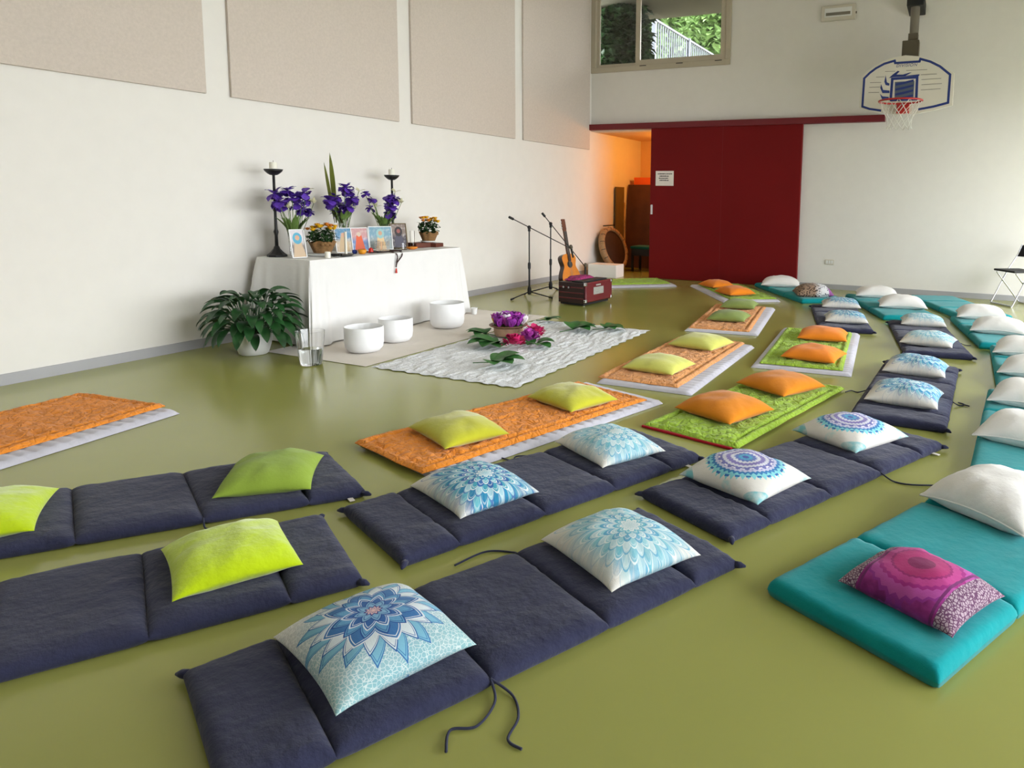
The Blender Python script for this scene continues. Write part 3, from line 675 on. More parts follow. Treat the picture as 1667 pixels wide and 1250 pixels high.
# vases and cut flowers
def iris_bloom(mb, c, s, rnd):
    for k in range(13):
        a = rnd.uniform(0, 6.28); e = rnd.uniform(-1., .9)
        mb.leaf(c, (math.cos(a) * math.cos(e), math.sin(a) * math.cos(e), math.sin(e)), s * rnd.uniform(.75, 1.15), s * 1.0, rnd.uniform(.3, 1.6), .15, 4, .7)
    return mb
VN = ['left', 'middle', 'right']
for i, (y, hz, blooms) in enumerate([
  (-6.60, .26, [(-.20, .52, 3), (-.16, .59, 3), (-.07, .55, 4), (-.1, .47, 4), (-.03, .62, 3), (.02, .50, 4), (.08, .60, 3), (.12, .44, 3), (.17, .52, 2), (.17, .42, 2)]),
  (-6.01, .37, [(-.17, .53, 3), (-.1, .50, 3), (-.03, .66, 3), (.04, .63, 4), (.06, .56, 4), (-.04, .57, 4), (-.01, .47, 4), (.08, .48, 3), (.13, .52, 2), (-.03, .40, 3)]),
  (-5.43, .29, [(-.22, .60, 2), (-.19, .55, 2), (-.15, .45, 2), (.0, .58, 3), (.05, .54, 3), (.03, .47, 4), (.05, .40, 3), (.17, .56, 3), (.13, .5, 2)])]):
    v = thing('glass_vase', f'clear glass vase of purple flowers, the {VN[i]} one on the altar', 'vase', (.33, y, ZA), 0, 'flower vases on the altar')
    part('glass_body', MB().lathe([(.036, 0), (.04, .004), (.046, hz * .5), (.058, hz), (.053, hz), (.042, hz * .5), (.034, .012)], 24), 'glass', v, smooth=True, auto=50)
    part('water', MB().lathe([(.0335, .0125), (.041, hz * .5), (.043, hz * .56)], 20), 'water', v, smooth=True, auto=50)
    for j, (dy, h, n) in enumerate(blooms):
        rnd = random.Random(i * 50 + j); dx = rnd.uniform(-.06, .09)
        f = thing('purple_iris', f'purple iris flower standing in the {VN[i]} vase on the altar', 'flower', (.33, y, ZA), 0, f'purple irises in the {VN[i]} vase')
        part('stem', MB().tube(wiggle([(rnd.uniform(-.018, .018), rnd.uniform(-.018, .018), .02), (dx * .4, dy * .4, hz), (dx, dy, h - .01)], 0, 1, 6), .0035, 5), 'stemg', f, smooth=True)
        b = MB(); iris_bloom(b, (dx, dy, h), .088 if n > 2 else .062, rnd); part('bloom', b, 'iris', f, smooth=True)
    for j in range(3):
        rnd = random.Random(i * 9 + j + 400); dy = [.14, .2, -.12][j] if i != 1 else [.15, .19, .10][j]; h = [.62, .5, .46][j]; dx = rnd.uniform(0, .1)
        f = thing('white_bud', f'cream bud on a thin stem in the {VN[i]} vase', 'flower', (.33, y, ZA), 0, f'cream buds in the {VN[i]} vase')
        part('stem', MB().tube([(0, 0, .03), (dx * .5, dy * .5, hz), (dx, dy, h)], .003, 5), 'stemg', f, smooth=True)
        b = MB()
        for k in range(5): b.leaf((dx, dy, h), (random.Random(k + j).uniform(-1, 1), random.Random(k * 3 + j).uniform(-.6, 1), .7), .075, .028, .7, .3, 4)
        part('bud', b, 'bud', f, smooth=True)
    b = MB()
    for k in range(28):
        rnd = random.Random(i * 31 + k); a = rnd.uniform(0, 6.28); b.leaf((.03 * math.cos(a), .03 * math.sin(a), hz * .8), (math.cos(a) * .6, math.sin(a) * .8, 1.3), rnd.uniform(.1, .24), .035, .6, .3, 4)
    part('greenery', b, 'stemg', v, smooth=True)
for i, (dy, h, w_, dr) in enumerate([(-.10, 1.01, .055, -.06), (-.18, .92, .04, -.04)]):
    f = MB().leaf((.0, dy * .25, .3), (.02, dy * .72, h - .3), h - .3, w_, .0, .2, 9, .8).build('gladiolus_leaf', 'blade', smooth=True, loc=(.27, -6.01, ZA))
    tag(f, ['tallest sword shaped yellow green leaf above the middle vase', 'shorter sword shaped leaf left of the tallest one in the middle vase'][i], 'leaf', 'sword leaves in the middle vase')
# potted chrysanthemums in burlap
for i, (x, y, r, zb) in enumerate([(.50, -6.425, .125, ZA + .028), (.50, -4.915, .11, ZA + .065)]):
    t = thing('potted_chrysanthemum', ['yellow potted chrysanthemum in burlap between the left portraits', 'yellow potted chrysanthemum in burlap on books at the right end of the altar'][i], 'potted plant', (x, y, zb), 0, 'burlap wrapped chrysanthemums')
    def wrapf(a, c, r=r):
        an = 6.2832 * a; rr = r * (.62 + .36 * c + .06 * math.sin(an * 9 + 2) * c); return (rr * math.cos(an), rr * math.sin(an), .11 * c + .012 * math.sin(an * 5) * c)
    part('burlap_wrap', MB().grid(wrapf, 60, 8).lathe([(r * .6, .0), (r * .62, .004)], 20), 'burlap', t, smooth=True)
    b = MB()
    for k in range(5): a = (5.6 if i == 0 else 1.1) + k * .16; b.ball((r * .92 * math.cos(a), r * .92 * math.sin(a), .085 + .012 * (k % 2)), .02, 8, (1, 1.2, .8))
    part('bow', b, 'burlap', t, smooth=True)
    part('foliage', leafcloud(MB(), 330, (0, 0, .16), (r * 1.02, r * 1.1, .085), .042, 60 + i), 'mumleaf', t)
    for k in range(22):
        rnd = random.Random(700 + i * 40 + k); a = rnd.uniform(0, 6.28); q = math.sqrt(rnd.random()) * r * 1.05; p = Vector((q * math.cos(a), q * math.sin(a), .25 + rnd.uniform(-.015, .03) - q * .22))
        b = MB().ball(p + Vector((0, 0, .012)), .019, 8, (1, 1, .7))
        for m_ in range(12): an = m_ * .5236; b.leaf(p, (math.cos(an), math.sin(an), .6 + .5 * (m_ % 2)), .04, .022, .5, .2, 3)
        part('bloom', b, 'mum' if k % 3 else 'mumo', t, smooth=True)
# framed portraits, each leaning back on a strut
PM = [picture('print_blue_arch', (205, 200, 205), (196, 170, 140), (130, 122, 118), .05, (80, 160, 190)), picture('print_sky', (90, 140, 175), (196, 168, 130), (196, 176, 150), 0), picture('print_orange_robe', (200, 150, 150), (224, 90, 40), (110, 140, 190), 0, face=(210, 190, 170)), picture('print_pale_robe', (120, 160, 180), (225, 190, 140), (150, 160, 160), 0, (150, 190, 190)), picture('print_dark', (130, 112, 104), (70, 66, 84), (70, 62, 74), 0, (40, 28, 30), (150, 80, 74))]
for i, (x, y, w_, h_, rz, lab) in enumerate([
   (.58, -6.75, .135, .27, -18, 'tilted white framed picture with a blue arch at the left front of the altar'),
   (.45, -6.10, .17, .26, -24, 'framed picture with blue sky left of the orange robe picture'),
   (.45, -5.895, .19, .255, -26, 'framed picture of a figure in an orange robe'),
   (.45, -5.60, .25, .26, -30, 'framed picture of a pale robed figure in the right pair'),
   (.45, -5.325, .18, .285, -30, 'framed dark portrait with long dark hair')]):
    t = thing('picture_frame', lab, 'picture frame', (x, y, ZA + .003), 0, 'framed pictures on the altar', rot=(R(-14), 0, R(90 + rz + 0)))
    t.rotation_euler = (Matrix.Rotation(R(90 + rz), 3, 'Z') @ Matrix.Rotation(R(-15), 3, 'X')).to_euler()
    f = .009; w2 = w_ / 2
    part('frame', MB().box(-w2, -w2 + f, -.008, .008, 0, h_).box(w2 - f, w2, -.008, .008, 0, h_).box(-w2, w2, -.008, .008, 0, f).box(-w2, w2, -.008, .008, h_ - f, h_).box(-w2, w2, .004, .008, 0, h_), 'frame' if i < 4 else 'olive', t, bevel=.002)
    part('picture', MB().box(-w2 + f, w2 - f, -.002, .003, f - h_ / 2, h_ - f - h_ / 2), PM[i], t, loc=(0, 0, h_ / 2))
    part('easel_strut', MB().box(-.02, .02, .008, .012, 0, h_ * .72, Matrix.Translation((0, 0, h_ * .02)) @ Matrix.Rotation(R(0), 4, 'X')), 'blackm', t)
# small altar objects
def single(name, mb, mat, label, cat, group=None, loc=None, **k): return tag(mb.build(name, mat, loc=loc, **k), label, cat, group)
t = thing('altar_candle', 'slim white candle in front of the sky picture', 'candle', (.63, -6.258, ZA)); part('wax', MB().lathe([(.016, 0), (.013, .01), (.0125, .225), (.004, .23)], 14), 'wax', t, smooth=True); part('wick', MB().tube([(0, 0, .228), (.002, 0, .243)], .0015, 5), 'black', t)
single('tealight', MB().lathe([(.026, 0), (.026, .055), (.022, .055), (.02, .048)], 18), 'wax', 'short white candle at the left front corner of the altar', 'candle', None, (.72, -6.56, ZA), smooth=True, auto=40)
single('glass_dish', MB().lathe([(.02, 0), (.045, .012), (.055, .03), (.051, .03), (.04, .014), (.01, .006)], 20), 'glass', 'small clear dish beside the short white candle', 'dish', None, (.735, -6.47, ZA), smooth=True)
single('white_tray', MB().lathe([(.12, 0), (.135, .012), (.14, .024), (.132, .024), (.12, .012)], 28), 'whitep', 'white saucer under the left chrysanthemum', 'saucer', None, (.50, -6.425, ZA), smooth=True)
single('dark_plate', MB().lathe([(.04, 0), (.09, .006), (.105, .014), (.1, .014), (.07, .007)], 28), 'black', 'dark shallow plate at the front edge of the altar', 'plate', None, (.70, -6.37, ZA), smooth=True)
single('blue_cup', MB().lathe([(.018, 0), (.026, .02), (.022, .04), (.018, .04), (.016, .01)], 18), 'bluec', 'small blue cup under the orange robe picture', 'cup', None, (.58, -6.10, ZA), smooth=True)
single('amber_bowl', MB().lathe([(.026, 0), (.042, .022), (.04, .046), (.034, .048), (.02, .012)], 20), 'amber', 'small amber yellow bowl at the front of the altar', 'bowl', None, (.66, -6.08, ZA), smooth=True)
single('red_ornament', MB().lathe([(.028, 0), (.03, .012), (.02, .026), (.024, .04), (.004, .056)], 16), 'redc', 'small red ornament right of the amber bowl', 'ornament', None, (.63, -5.935, ZA), smooth=True)
single('glass_box', MB().lathe([(.13, 0), (.13, .1), (.125, .1), (.125, .006)], 4, RZ(R(45)) @ Matrix.Diagonal((.55, 1.15, 1, 1))), 'glass', 'clear glass box in front of the pale robe picture', 'glass box', None, (.59, -5.735, ZA))
single('slate_tray', MB().box(-.09, .09, -.17, .17, 0, .012), 'black', 'thin black tray under the glass box and beads', 'tray', None, (.61, -5.735, ZA - .0), bevel=.003).location.z = ZA
bpy.data.objects['glass_box'].location.z = ZA + .013
single('votive_glass', MB().lathe([(.03, 0), (.038, .075), (.034, .075), (.027, .008)], 20), 'glass', 'votive glass in front of the dark portrait', 'votive glass', None, (.6, -5.42, ZA), smooth=True, auto=50)
single('pebble_dish', MB().lathe([(.03, 0), (.055, .012), (.06, .026), (.03, .03), (.002, .034)], 18), 'mumo', 'small dish of coloured petals in front of the dark portrait', 'dish', None, (.61, -5.31, ZA), smooth=True)
single('glass_candle', MB().lathe([(.025, 0), (.025, .195), (.021, .195), (.021, .008)], 18), 'glass', 'tall narrow clear glass right of the dark portrait', 'glass', None, (.47, -5.15, ZA), smooth=True, auto=50)
single('leather_book', MB().box(-.09, .09, -.13, .13, 0, .055), 'book', 'brown leather book lying right of the tall narrow glass', 'book', None, (.45, -5.02, ZA), bevel=.006, rotz=R(-4))
single('small_book', MB().box(-.09, .09, -.075, .075, 0, .045), 'book', 'thick reddish book under the right chrysanthemum', 'book', None, (.52, -4.86, ZA), bevel=.006, rotz=R(6))
single('white_saucer', MB().lathe([(.07, 0), (.092, .012), (.09, .018), (.06, .01)], 24), 'whitep', 'white saucer under the right chrysanthemum', 'saucer', None, (.5, -4.915, ZA + .056), smooth=True)
# bead necklace hanging over the table edge
pts = wiggle([(.66, -5.97, ZA + .008), (.70, -5.86, ZA + .008), (.77, -5.80, ZA + .008), (.842, -5.79, ZA - .02), (.848, -5.805, ZA - .10), (.848, -5.815, ZA - .145), (.848, -5.80, ZA - .10), (.842, -5.72, ZA - .03), (.78, -5.68, ZA + .008), (.70, -5.74, ZA + .018)], 0, 1, 10)
t = thing('bead_necklace', 'dark bead necklace with a red tassel hanging over the altar edge', 'necklace'); b = MB()
ln = [0]; 
for p, q in zip(pts, pts[1:]): ln.append(ln[-1] + (q - p).length)
s_ = 0; k = 0; beads = []
while s_ < ln[-1]:
    while ln[k + 1] < s_: k += 1
    u_ = (s_ - ln[k]) / max(1e-6, ln[k + 1] - ln[k]); b.ball(pts[k].lerp(pts[k + 1], u_), .0072, 8); s_ += .0125
o = part('beads', b, 'bead', t, smooth=True); o['kind'] = 'stuff'
part('tassel', MB().lathe([(.011, -.05), (.008, -.02), (.005, 0)], 10, T(.85, -5.815, ZA - .155)), 'tassel', t, smooth=True)

# ------------------------------------------------------------------ floor in front of the altar
o = MB().grid(lambda a, c: (.64 + 1.17 * a, -7.20 + 2.79 * c, .004 + .002 * mn.noise(Vector((a * 6, c * 12, 1)))), 30, 60).box(.65, 1.80, -7.19, -4.42, 0, .002).build('floor_mat', 'beige', smooth=True); tag(o, 'flat beige cloth on the floor under the singing bowls', 'floor cloth')
def lace(a, c):
    x = (a - .5) * 1.37; y = (c - .5) * 2.52
    k = abs(mn.noise(Vector((x * 16, y * 5, 2)))) * .02 + abs(mn.noise(Vector((x * 28, y * 9, 5)))) * .008
    wv = .012 * math.sin(c * 95) if a in (0, 1) else 0; wy = .012 * math.sin(a * 60) if c in (0, 1) else 0
    e = min(1, min(a, 1 - a) * 30, min(c, 1 - c) * 50)
    return (x + wv, y + wy, .004 + k * (.35 + .65 * e))
o = MB().grid(lace, 110, 170).build('crinkled_cloth', 'lace', smooth=True, loc=(2.535, -5.93, 0), rotz=R(.6)); tag(o, 'white crinkled cloth on the floor with leaves and flowers', 'floor cloth')
for i, (x, y, r, h, lab) in enumerate([(1.38, -6.79, .165, .225, 'frosted white singing bowl nearest the glass of water'), (1.31, -6.33, .155, .225, 'frosted white singing bowl in the middle of the three'), (1.26, -5.53, .175, .265, 'frosted white singing bowl farthest right, taller and apart')]):
    o = MB().lathe([(.01, 0), (r * .55, .0), (r * .82, .012), (r * .96, .045), (r, .09), (r, h - .004), (r - .004, h), (r - .008, h - .004), (r - .009, .09), (r * .9, .05), (r * .6, .012), (.01, .009)], 48).build('singing_bowl', 'bowl', smooth=True, loc=(x, y, .006)); tag(o, lab, 'singing bowl', 'frosted singing bowls')
t = thing('water_glass', 'large clear glass half full of water beside the singing bowls', 'glass', (1.35, -7.33, 0)); 
part('glass_body', MB().lathe([(.082, 0), (.086, .006), (.113, .275), (.108, .275), (.081, .014), (.01, .013)], 40), 'glass', t, smooth=True, auto=50)
part('water', MB().lathe([(.0805, .0145), (.0935, .135)], 36), 'water', t, smooth=True, auto=50)
t = thing('porcelain_cup', 'small white cup on the beige cloth behind the largest bowl', 'cup', (.99, -4.72, .006)); part('cup_body', MB().lathe([(.028, 0), (.04, .075), (.036, .075), (.025, .006)], 20), 'whitep', t, smooth=True, auto=50)
single('rolled_cloth', MB().tube([(0, -.09, .05), (0, 0, .05), (0, .09, .05)], [.044, .05, .044], 14), 'white_f', 'white rolled cloth beside the largest singing bowl', 'cloth roll', None, (.95, -4.98, .006), smooth=True, auto=60)
# potted peace lily
t = thing('peace_lily', 'leafy dark green plant in a white pot left of the altar', 'potted plant', (.62, -7.29, 0))
part('pot', MB().lathe([(.10, 0), (.115, .01), (.14, .09), (.15, .17), (.156, .175), (.156, .195), (.145, .195), (.14, .16)], 36), 'whitep', t, smooth=True, auto=40)
part('soil', MB().lathe([(.139, .15), (.138, .155)], 28), 'soil', t)
rnd = random.Random(8); NL = 98
for k in range(NL):
    a = k * 2.39996; q = (k + .5) / NL; el = 1.45 - 1.2 * q + rnd.uniform(-.1, .1); ln_ = .33 - .17 * q + rnd.uniform(-.04, .03)
    d = Vector((math.cos(a) * math.cos(el), math.sin(a) * math.cos(el), math.sin(el))); p0 = Vector((.06 * math.cos(a), .06 * math.sin(a), .17)); p1 = p0 + d * ln_
    d2 = Vector((math.cos(a), math.sin(a), .9 - 1.1 * q)).normalized(); b = MB()
    b.tube([p0, p0.lerp(p1, .5) + Vector((0, 0, .02)), p1], .0035, 5); b.leaf(p1, d2, rnd.uniform(.18, .24), rnd.uniform(.068, .09), rnd.uniform(1.2, 2.1), .35, 8, 1.1, rnd.uniform(-.4, .4))
    part('leaf', b, 'leaf', t, smooth=True)
# flower bowl
FX, FY = 2.10, -5.63
t = thing('wooden_bowl', 'shallow wooden bowl of flowers on the white crinkled cloth', 'bowl', (FX, FY, .02))
part('bowl_body', MB().lathe([(.10, 0), (.135, .004), (.145, .045), (.145, .085), (.09, .08)], 36), 'wood', t, smooth=True, auto=50)
part('rim', MB().lathe([(.14, .08), (.185, .098), (.19, .106), (.182, .11), (.12, .092)], 36), 'rimw', t, smooth=True)
def tulip(mb, c, s, rnd):
    for k in range(7): a = k * .9 + rnd.random(); mb.leaf((c[0] + .01 * math.cos(a), c[1] + .01 * math.sin(a), c[2]), (math.cos(a) * .75, math.sin(a) * .75, 1), s, s * .75, -.9, .3, 5, .9)
    return mb
FL = 'cut blooms in the wooden bowl'
for k in range(19):
    rnd = random.Random(900 + k); a = k * 2.4; q = .15 * math.sqrt((k + .5) / 19); mt = ['violet', 'violet', 'whitefl', 'orchid', 'violet', 'mum', 'violet'][k % 7]
    o = tulip(MB(), (0, 0, 0), .115 if mt != 'mum' else .07, rnd).build('cut_bloom', mt, smooth=True, loc=(FX + q * math.cos(a), FY + q * math.sin(a), .118 + .045 * (1 - q / .15)))
    tag(o, dict(violet='violet cut bloom among the flowers in the wooden bowl', whitefl='white cut bloom among the flowers in the wooden bowl', orchid='pink lilac cut bloom in the wooden bowl', mum='yellow cut bloom in the wooden bowl')[mt], 'flower', FL)
o = leafcloud(MB(), 60, (FX, FY, .128), (.17, .17, .018), .05, 77).build('bowl_greenery', 'leaf2'); tag(o, 'green sprigs between the blooms in the wooden bowl', 'greenery', kind='stuff')
# loose leaves and bracts on the cloth
def bigleaf(mb, seed, s, n=5):
    rnd = random.Random(seed)
    for k in range(n):
        a = (k - (n - 1) / 2) * .62; mb.leaf((0, 0, .02), (math.cos(a), math.sin(a), .35 + rnd.uniform(-.1, .25)), s * (1 - .25 * abs(k - (n - 1) / 2) / n * 2), s * .62, rnd.uniform(.5, 1.0), .2, 7, .9)
    mb.tube([(-.12 * s / .2, 0, .01), (0, 0, .022)], .004, 6); return mb
for i, (x, y, a, s, lab) in enumerate([
  (2.70, -6.72, 20, .24, 'large green lobed leaf lying nearest on the white cloth'), (2.30, -6.10, -120, .26, 'large dark leaf in front of the wooden bowl'),
  (1.93, -5.78, 200, .18, 'dark narrow leaf at the left side of the wooden bowl'), (2.36, -5.78, -60, .2, 'dark leaf between the bowl and the pink bracts'), (2.62, -5.93, -20, .17, 'small dark leaf under the pink bracts'),
  (2.56, -5.14, 60, .24, 'spread green leaf right of the bowl'), (2.82, -4.93, 40, .2, 'green leaf near the right edge of the cloth'), (2.02, -4.80, 20, .16, 'small green leaf at the far edge of the cloth')]):
    single('loose_leaf', bigleaf(MB(), i, s * 1.15), 'leaf2', lab, 'leaf', 'loose leaves on the white cloth', (x, y, .018), rotz=R(a), smooth=True)
for i, (x, y, mt, lab) in enumerate([(2.50, -6.12, 'magenta', 'magenta bract cluster nearest in front of the bowl'), (2.48, -5.86, 'orchid', 'orchid pink bract cluster in the middle of the three'), (2.42, -5.66, 'magenta', 'magenta bract cluster farthest right beside the bowl')]):
    b = MB(); rnd = random.Random(i + 40)
    for k in range(60):
        q = Vector((rnd.uniform(-1, 1), rnd.uniform(-1, 1), rnd.uniform(0, 1.2))); q = q.normalized() * .075 * rnd.uniform(.6, 1)
        b.leaf(q + Vector((0, 0, .02)), q + Vector((rnd.uniform(-.03, .03), rnd.uniform(-.03, .03), .02)), .062, .055, .3, .3, 4, .8)
    single('bougainvillea_cluster', b, mt, lab, 'flower', 'bougainvillea clusters on the white cloth', (x, y, .022), smooth=True)

# ------------------------------------------------------------------ musicians' corner
def mic_stand(x, y, h, e1, e2, micdir, label, rot):
    t = thing('microphone_stand', label, 'microphone stand', (x, y, 0), 0, 'microphone stands')
    loc = lambda p: Vector(p) - Vector((x, y, 0))
    part('pole', MB().tube([(0, 0, .08), (0, 0, .45)], .013, 12).tube([(0, 0, .45), (0, 0, h)], .009, 12), 'black', t, smooth=True, auto=50)
    part('clutch', MB().lathe([(.017, .40), (.02, .42), (.02, .47), (.016, .49)], 14), 'blackm', t, smooth=True, auto=50)
    part('hub', MB().lathe([(.022, .05), (.028, .08), (.028, .12), (.018, .16)], 14), 'blackm', t, smooth=True, auto=50)
    for k in range(3):
        a = R(rot + 120 * k); L = .31; l = part('leg', MB().tube([(.02 * math.cos(a), .02 * math.sin(a), .085), (L * math.cos(a), L * math.sin(a), .018)], .008, 8), 'black', t, smooth=True, auto=50)
        part('rubber_foot', MB().tube([((L - .03) * math.cos(a), (L - .03) * math.sin(a), .022), ((L + .02) * math.cos(a), (L + .02) * math.sin(a), .013)], .0125, 8), 'blackm', l, smooth=True, auto=50)
    part('boom_clamp', MB().tube([(0, 0, h - .04), (0, 0, h + .01)], .018, 12).ball((0, 0, h + .015), .026, 12), 'blackm', t, smooth=True)
    part('boom_arm', MB().tube([loc(e1), loc(e2)], .0065, 8), 'black', t, smooth=True, auto=50)
    d = (Vector(e1) - Vector(e2)).normalized(); part('counterweight', MB().tube([loc(e1) - d * .05, loc(e1) + d * .02], .017, 12), 'blackm', t, smooth=True, auto=50)
    p = loc(e2); q = Vector(micdir).normalized()
    m_ = thing('microphone', label.replace('microphone stand', 'stand').replace('black boom', 'black microphone on the boom'), 'microphone', Vector(e2), 0, 'microphones')
    part('mic_body', MB().lathe([(.012, -.13), (.015, -.05), (.017, .0)], 14, frame((0, 0, 0), q)), 'blackm', m_, smooth=True, auto=50)
    part('mic_grille', MB().lathe([(.017, .0), (.025, .012), (.026, .035), (.016, .056), (.002, .06)], 16, frame((0, 0, 0), q)), 'dsteel', m_, smooth=True)
def ext(c, e, k): c = Vector(c); return c + (c - Vector(e)) * k
c1 = (.79, -3.24, .97); e1 = (1.10, -2.63, .655); c2 = (.74, -2.60, 1.0); e2 = (1.15, -2.30, .37)
mic_stand(.79, -3.24, .955, ext(c1, e1, .42), e1, (-.1, -.25, 1), 'black boom microphone stand nearer the altar', 15)
mic_stand(.74, -2.60, .985, ext(c2, e2, .22), e2, (.0, .05, 1), 'black boom microphone stand beside the guitar', -15)
# guitar on a low stand
GM = T(.98, -2.36, .085) @ RZ(R(75)) @ Matrix.Rotation(R(-13), 4, 'X')
g = thing('guitar', 'classical guitar with amber top standing by the harmonium', 'guitar'); g.matrix_world = GM
def outline():
    key = [(0, 0), (.012, .09), (.05, .155), (.12, .186), (.20, .165), (.28, .122), (.32, .118), (.38, .135), (.43, .136), (.465, .105), (.482, .05), (.485, 0)]
    pts = wiggle([(z, w, 0) for z, w in key], 0, 1, 5); rt = [(p.y, p.x) for p in pts]; return rt + [(-x, z) for x, z in rt[-2:0:-1]]
ol = outline(); XZ = Matrix(((1, 0, 0, 0), (0, 0, 1, 0), (0, 1, 0, 0), (0, 0, 0, 1)))
part('body', MB().prism(ol, .09, Matrix.Translation((0, .0, 0)) @ XZ), 'gside', g, 'dark back and sides', smooth=True, auto=40)
part('soundboard', MB().prism([(x * 1.012, z) for x, z in ol], .004, Matrix.Translation((0, -.004, 0)) @ XZ), 'gtop', g, 'amber soundboard', smooth=True, auto=40)
part('soundhole', MB().lathe([(.043, 0), (.043, .001)], 28, T(0, -.0045, .325) @ Matrix.Rotation(R(90), 4, 'X')), 'blackm', g)
part('rosette', MB().lathe([(.044, 0), (.044, .0012), (.053, .0012), (.053, 0)], 28, T(0, -.0042, .325) @ Matrix.Rotation(R(90), 4, 'X'), False, False), 'gside', g)
part('bridge', MB().box(-.085, .085, -.014, -.004, .115, .14), 'neck', g, bevel=.003)
part('neck', MB().box(-.027, .027, -.012, .012, .47, .82), 'neck', g, bevel=.006); part('fingerboard', MB().box(-.028, .028, -.018, -.011, .37, .815), 'gside', g)
hs = part('headstock', MB().prism([(-.03, .815), (.03, .815), (.038, .86), (.036, 1.0), (-.036, 1.0), (-.038, .86)], .018, T(0, -.012, 0) @ XZ), 'neck', g, bevel=.003)
for sx in (-1, 1):
    for k in range(3): part('tuning_peg', MB().tube([(sx * .038, 0, .87 + k * .045), (sx * .06, 0, .87 + k * .045)], .007, 8), 'whitep', hs, smooth=True, auto=50)
b = MB()
for k in range(6): x = -.021 + k * .0084; b.tube([(x, -.014, .128), (x, -.021, .82)], .0008, 4)
part('strings', b, 'silver', g)
s = thing('guitar_stand', 'low black stand holding up the guitar', 'guitar stand', (.95, -2.36, 0), R(75))
part('cradle', MB().tube([(-.12, -.05, .07), (.12, -.05, .07)], .01, 8), 'black', s, smooth=True, auto=50)
for k in (-1, 1):
    part('leg', MB().tube([(k * .12, -.05, .07), (k * .15, -.16, .012)], .009, 8), 'black', s, smooth=True, auto=50); part('leg', MB().tube([(k * .1, -.05, .07), (k * .06, .24, .012)], .009, 8), 'black', s, smooth=True, auto=50)
part('back_rest', MB().tube([(0, .0, .07), (0, .22, .32)], .009, 8), 'black', s, smooth=True, auto=50)
# harmonium
h = thing('harmonium', 'dark red portable harmonium on the floor', 'harmonium', (1.66, -3.23, 0), R(-5))
part('case', MB().box(-.21, .19, -.32, .32, .035, .30), 'darkwood', h, bevel=.008); part('plinth', MB().box(-.19, .17, -.30, .30, .012, .036), 'blackm', h)
fp = part('front_panel', MB().box(.19, .215, -.32, .32, .05, .305), 'maroon', h, 'maroon front panel', bevel=.012)
part('grille_plate', MB().box(.214, .2185, -.14, .10, .14, .235), 'silver', fp, 'silver fretwork plate', bevel=.002); part('maker_plate', MB().box(.214, .2185, -.08, .03, .25, .27), 'silver', fp, bevel=.002)
for yy in (-.305, .305):
    for zz in (.07, .285): part('corner_cap', MB().box(.185, .219, yy - .022, yy + .022, zz - .022, zz + .022), 'chrome', h, 'metal corner cap', bevel=.008)
for k in range(3): part('bellows_slat', MB().box(-.20, .18, -.328, -.318, .09 + k * .07, .105 + k * .07), 'maroon', h, bevel=.003)
part('keyboard', MB().box(-.02, .15, -.29, .29, .30, .318), 'blackm', h, bevel=.003)
for k in range(2): part('air_stop', MB().lathe([(.008, 0), (.008, .03), (.014, .034), (.014, .045)], 12, T(-.1 + k * .08, -.32, .24) @ Matrix.Rotation(R(90), 4, 'X')), 'chrome', h, smooth=True, auto=50)
for xx in (-.17, .15):
    for yy in (-.27, .27): part('foot', MB().lathe([(.015, 0), (.018, .014)], 12, T(xx, yy, 0)), 'chrome', h)
def cl(a, c):
    x = (a - .5) * .22; y = (c - .5) * .44; return (x, y, .004 + .05 * max(0, (1 - (2 * a - 1) ** 4) * (1 - (2 * c - 1) ** 4)) ** .6 + .012 * mn.noise(Vector((x * 18, y * 18, 4))))
single('folded_shawl', MB().grid(cl, 20, 34), 'pinkcloth', 'pink patterned shawl folded on top of the harmonium', 'shawl', None, (1.56, -3.20, .302), smooth=True, rotz=R(-5)).location.z = .303
single('white_box', MB().box(-.27, .27, -.17, .17, 0, .225), 'whitebox', 'plain white box on the floor at the corner of the alcove', 'box', None, (.48, -.30, 0), bevel=.006, rotz=R(2))

# ------------------------------------------------------------------ alcove contents and its lamp
DM = T(.25, .46, .44) @ Matrix.Rotation(R(-6), 4, 'Z') @ Matrix.Rotation(R(72), 4, 'Y') @ RZ(0)
d = thing('frame_drum', 'large round hide drum leaning on the alcove wall', 'drum'); d.matrix_world = DM
part('hoop', MB().lathe([(.345, -.06), (.40, -.055), (.415, 0), (.40, .055), (.35, .06), (.335, .03)], 48, None, False, False), 'drumrim', d, 'tan hide rim', smooth=True)
part('drumskin', MB().lathe([(.34, .018), (.335, .022), (.002, .018)], 48), 'drumskin', d, 'dark drum skin', smooth=True)
for k in range(16): a = k * .3927; part('lacing', MB().tube([(.34 * math.cos(a), .34 * math.sin(a), .052), (.395 * math.cos(a), .395 * math.sin(a), .064), (.418 * math.cos(a), .418 * math.sin(a), 0)], .006, 6), 'gside', d, smooth=True)
single('drumstick', MB().tube([(0, 0, 0), (-.02, .5, .0)], .011, 8), 'blackm', 'dark drumstick lying across the top of the drum', 'drumstick', None, (.14, .25, .87), smooth=True)
PT = Matrix.Rotation(R(-4), 4, 'X')
single('brown_board', MB().box(.03, 1.0, -.025, 0, 0, 1.66), 'brown', 'tall brown board leaning at the back of the alcove', 'board', None, (.0, 1.42, 0), bevel=.004).rotation_euler = (R(-5), 0, 0)
single('olive_board', MB().box(0, .03, -.18, .18, 0, 1.60), 'olive', 'narrow olive board standing against the alcove wall', 'board', None, (.03, 1.12, 0), bevel=.004)
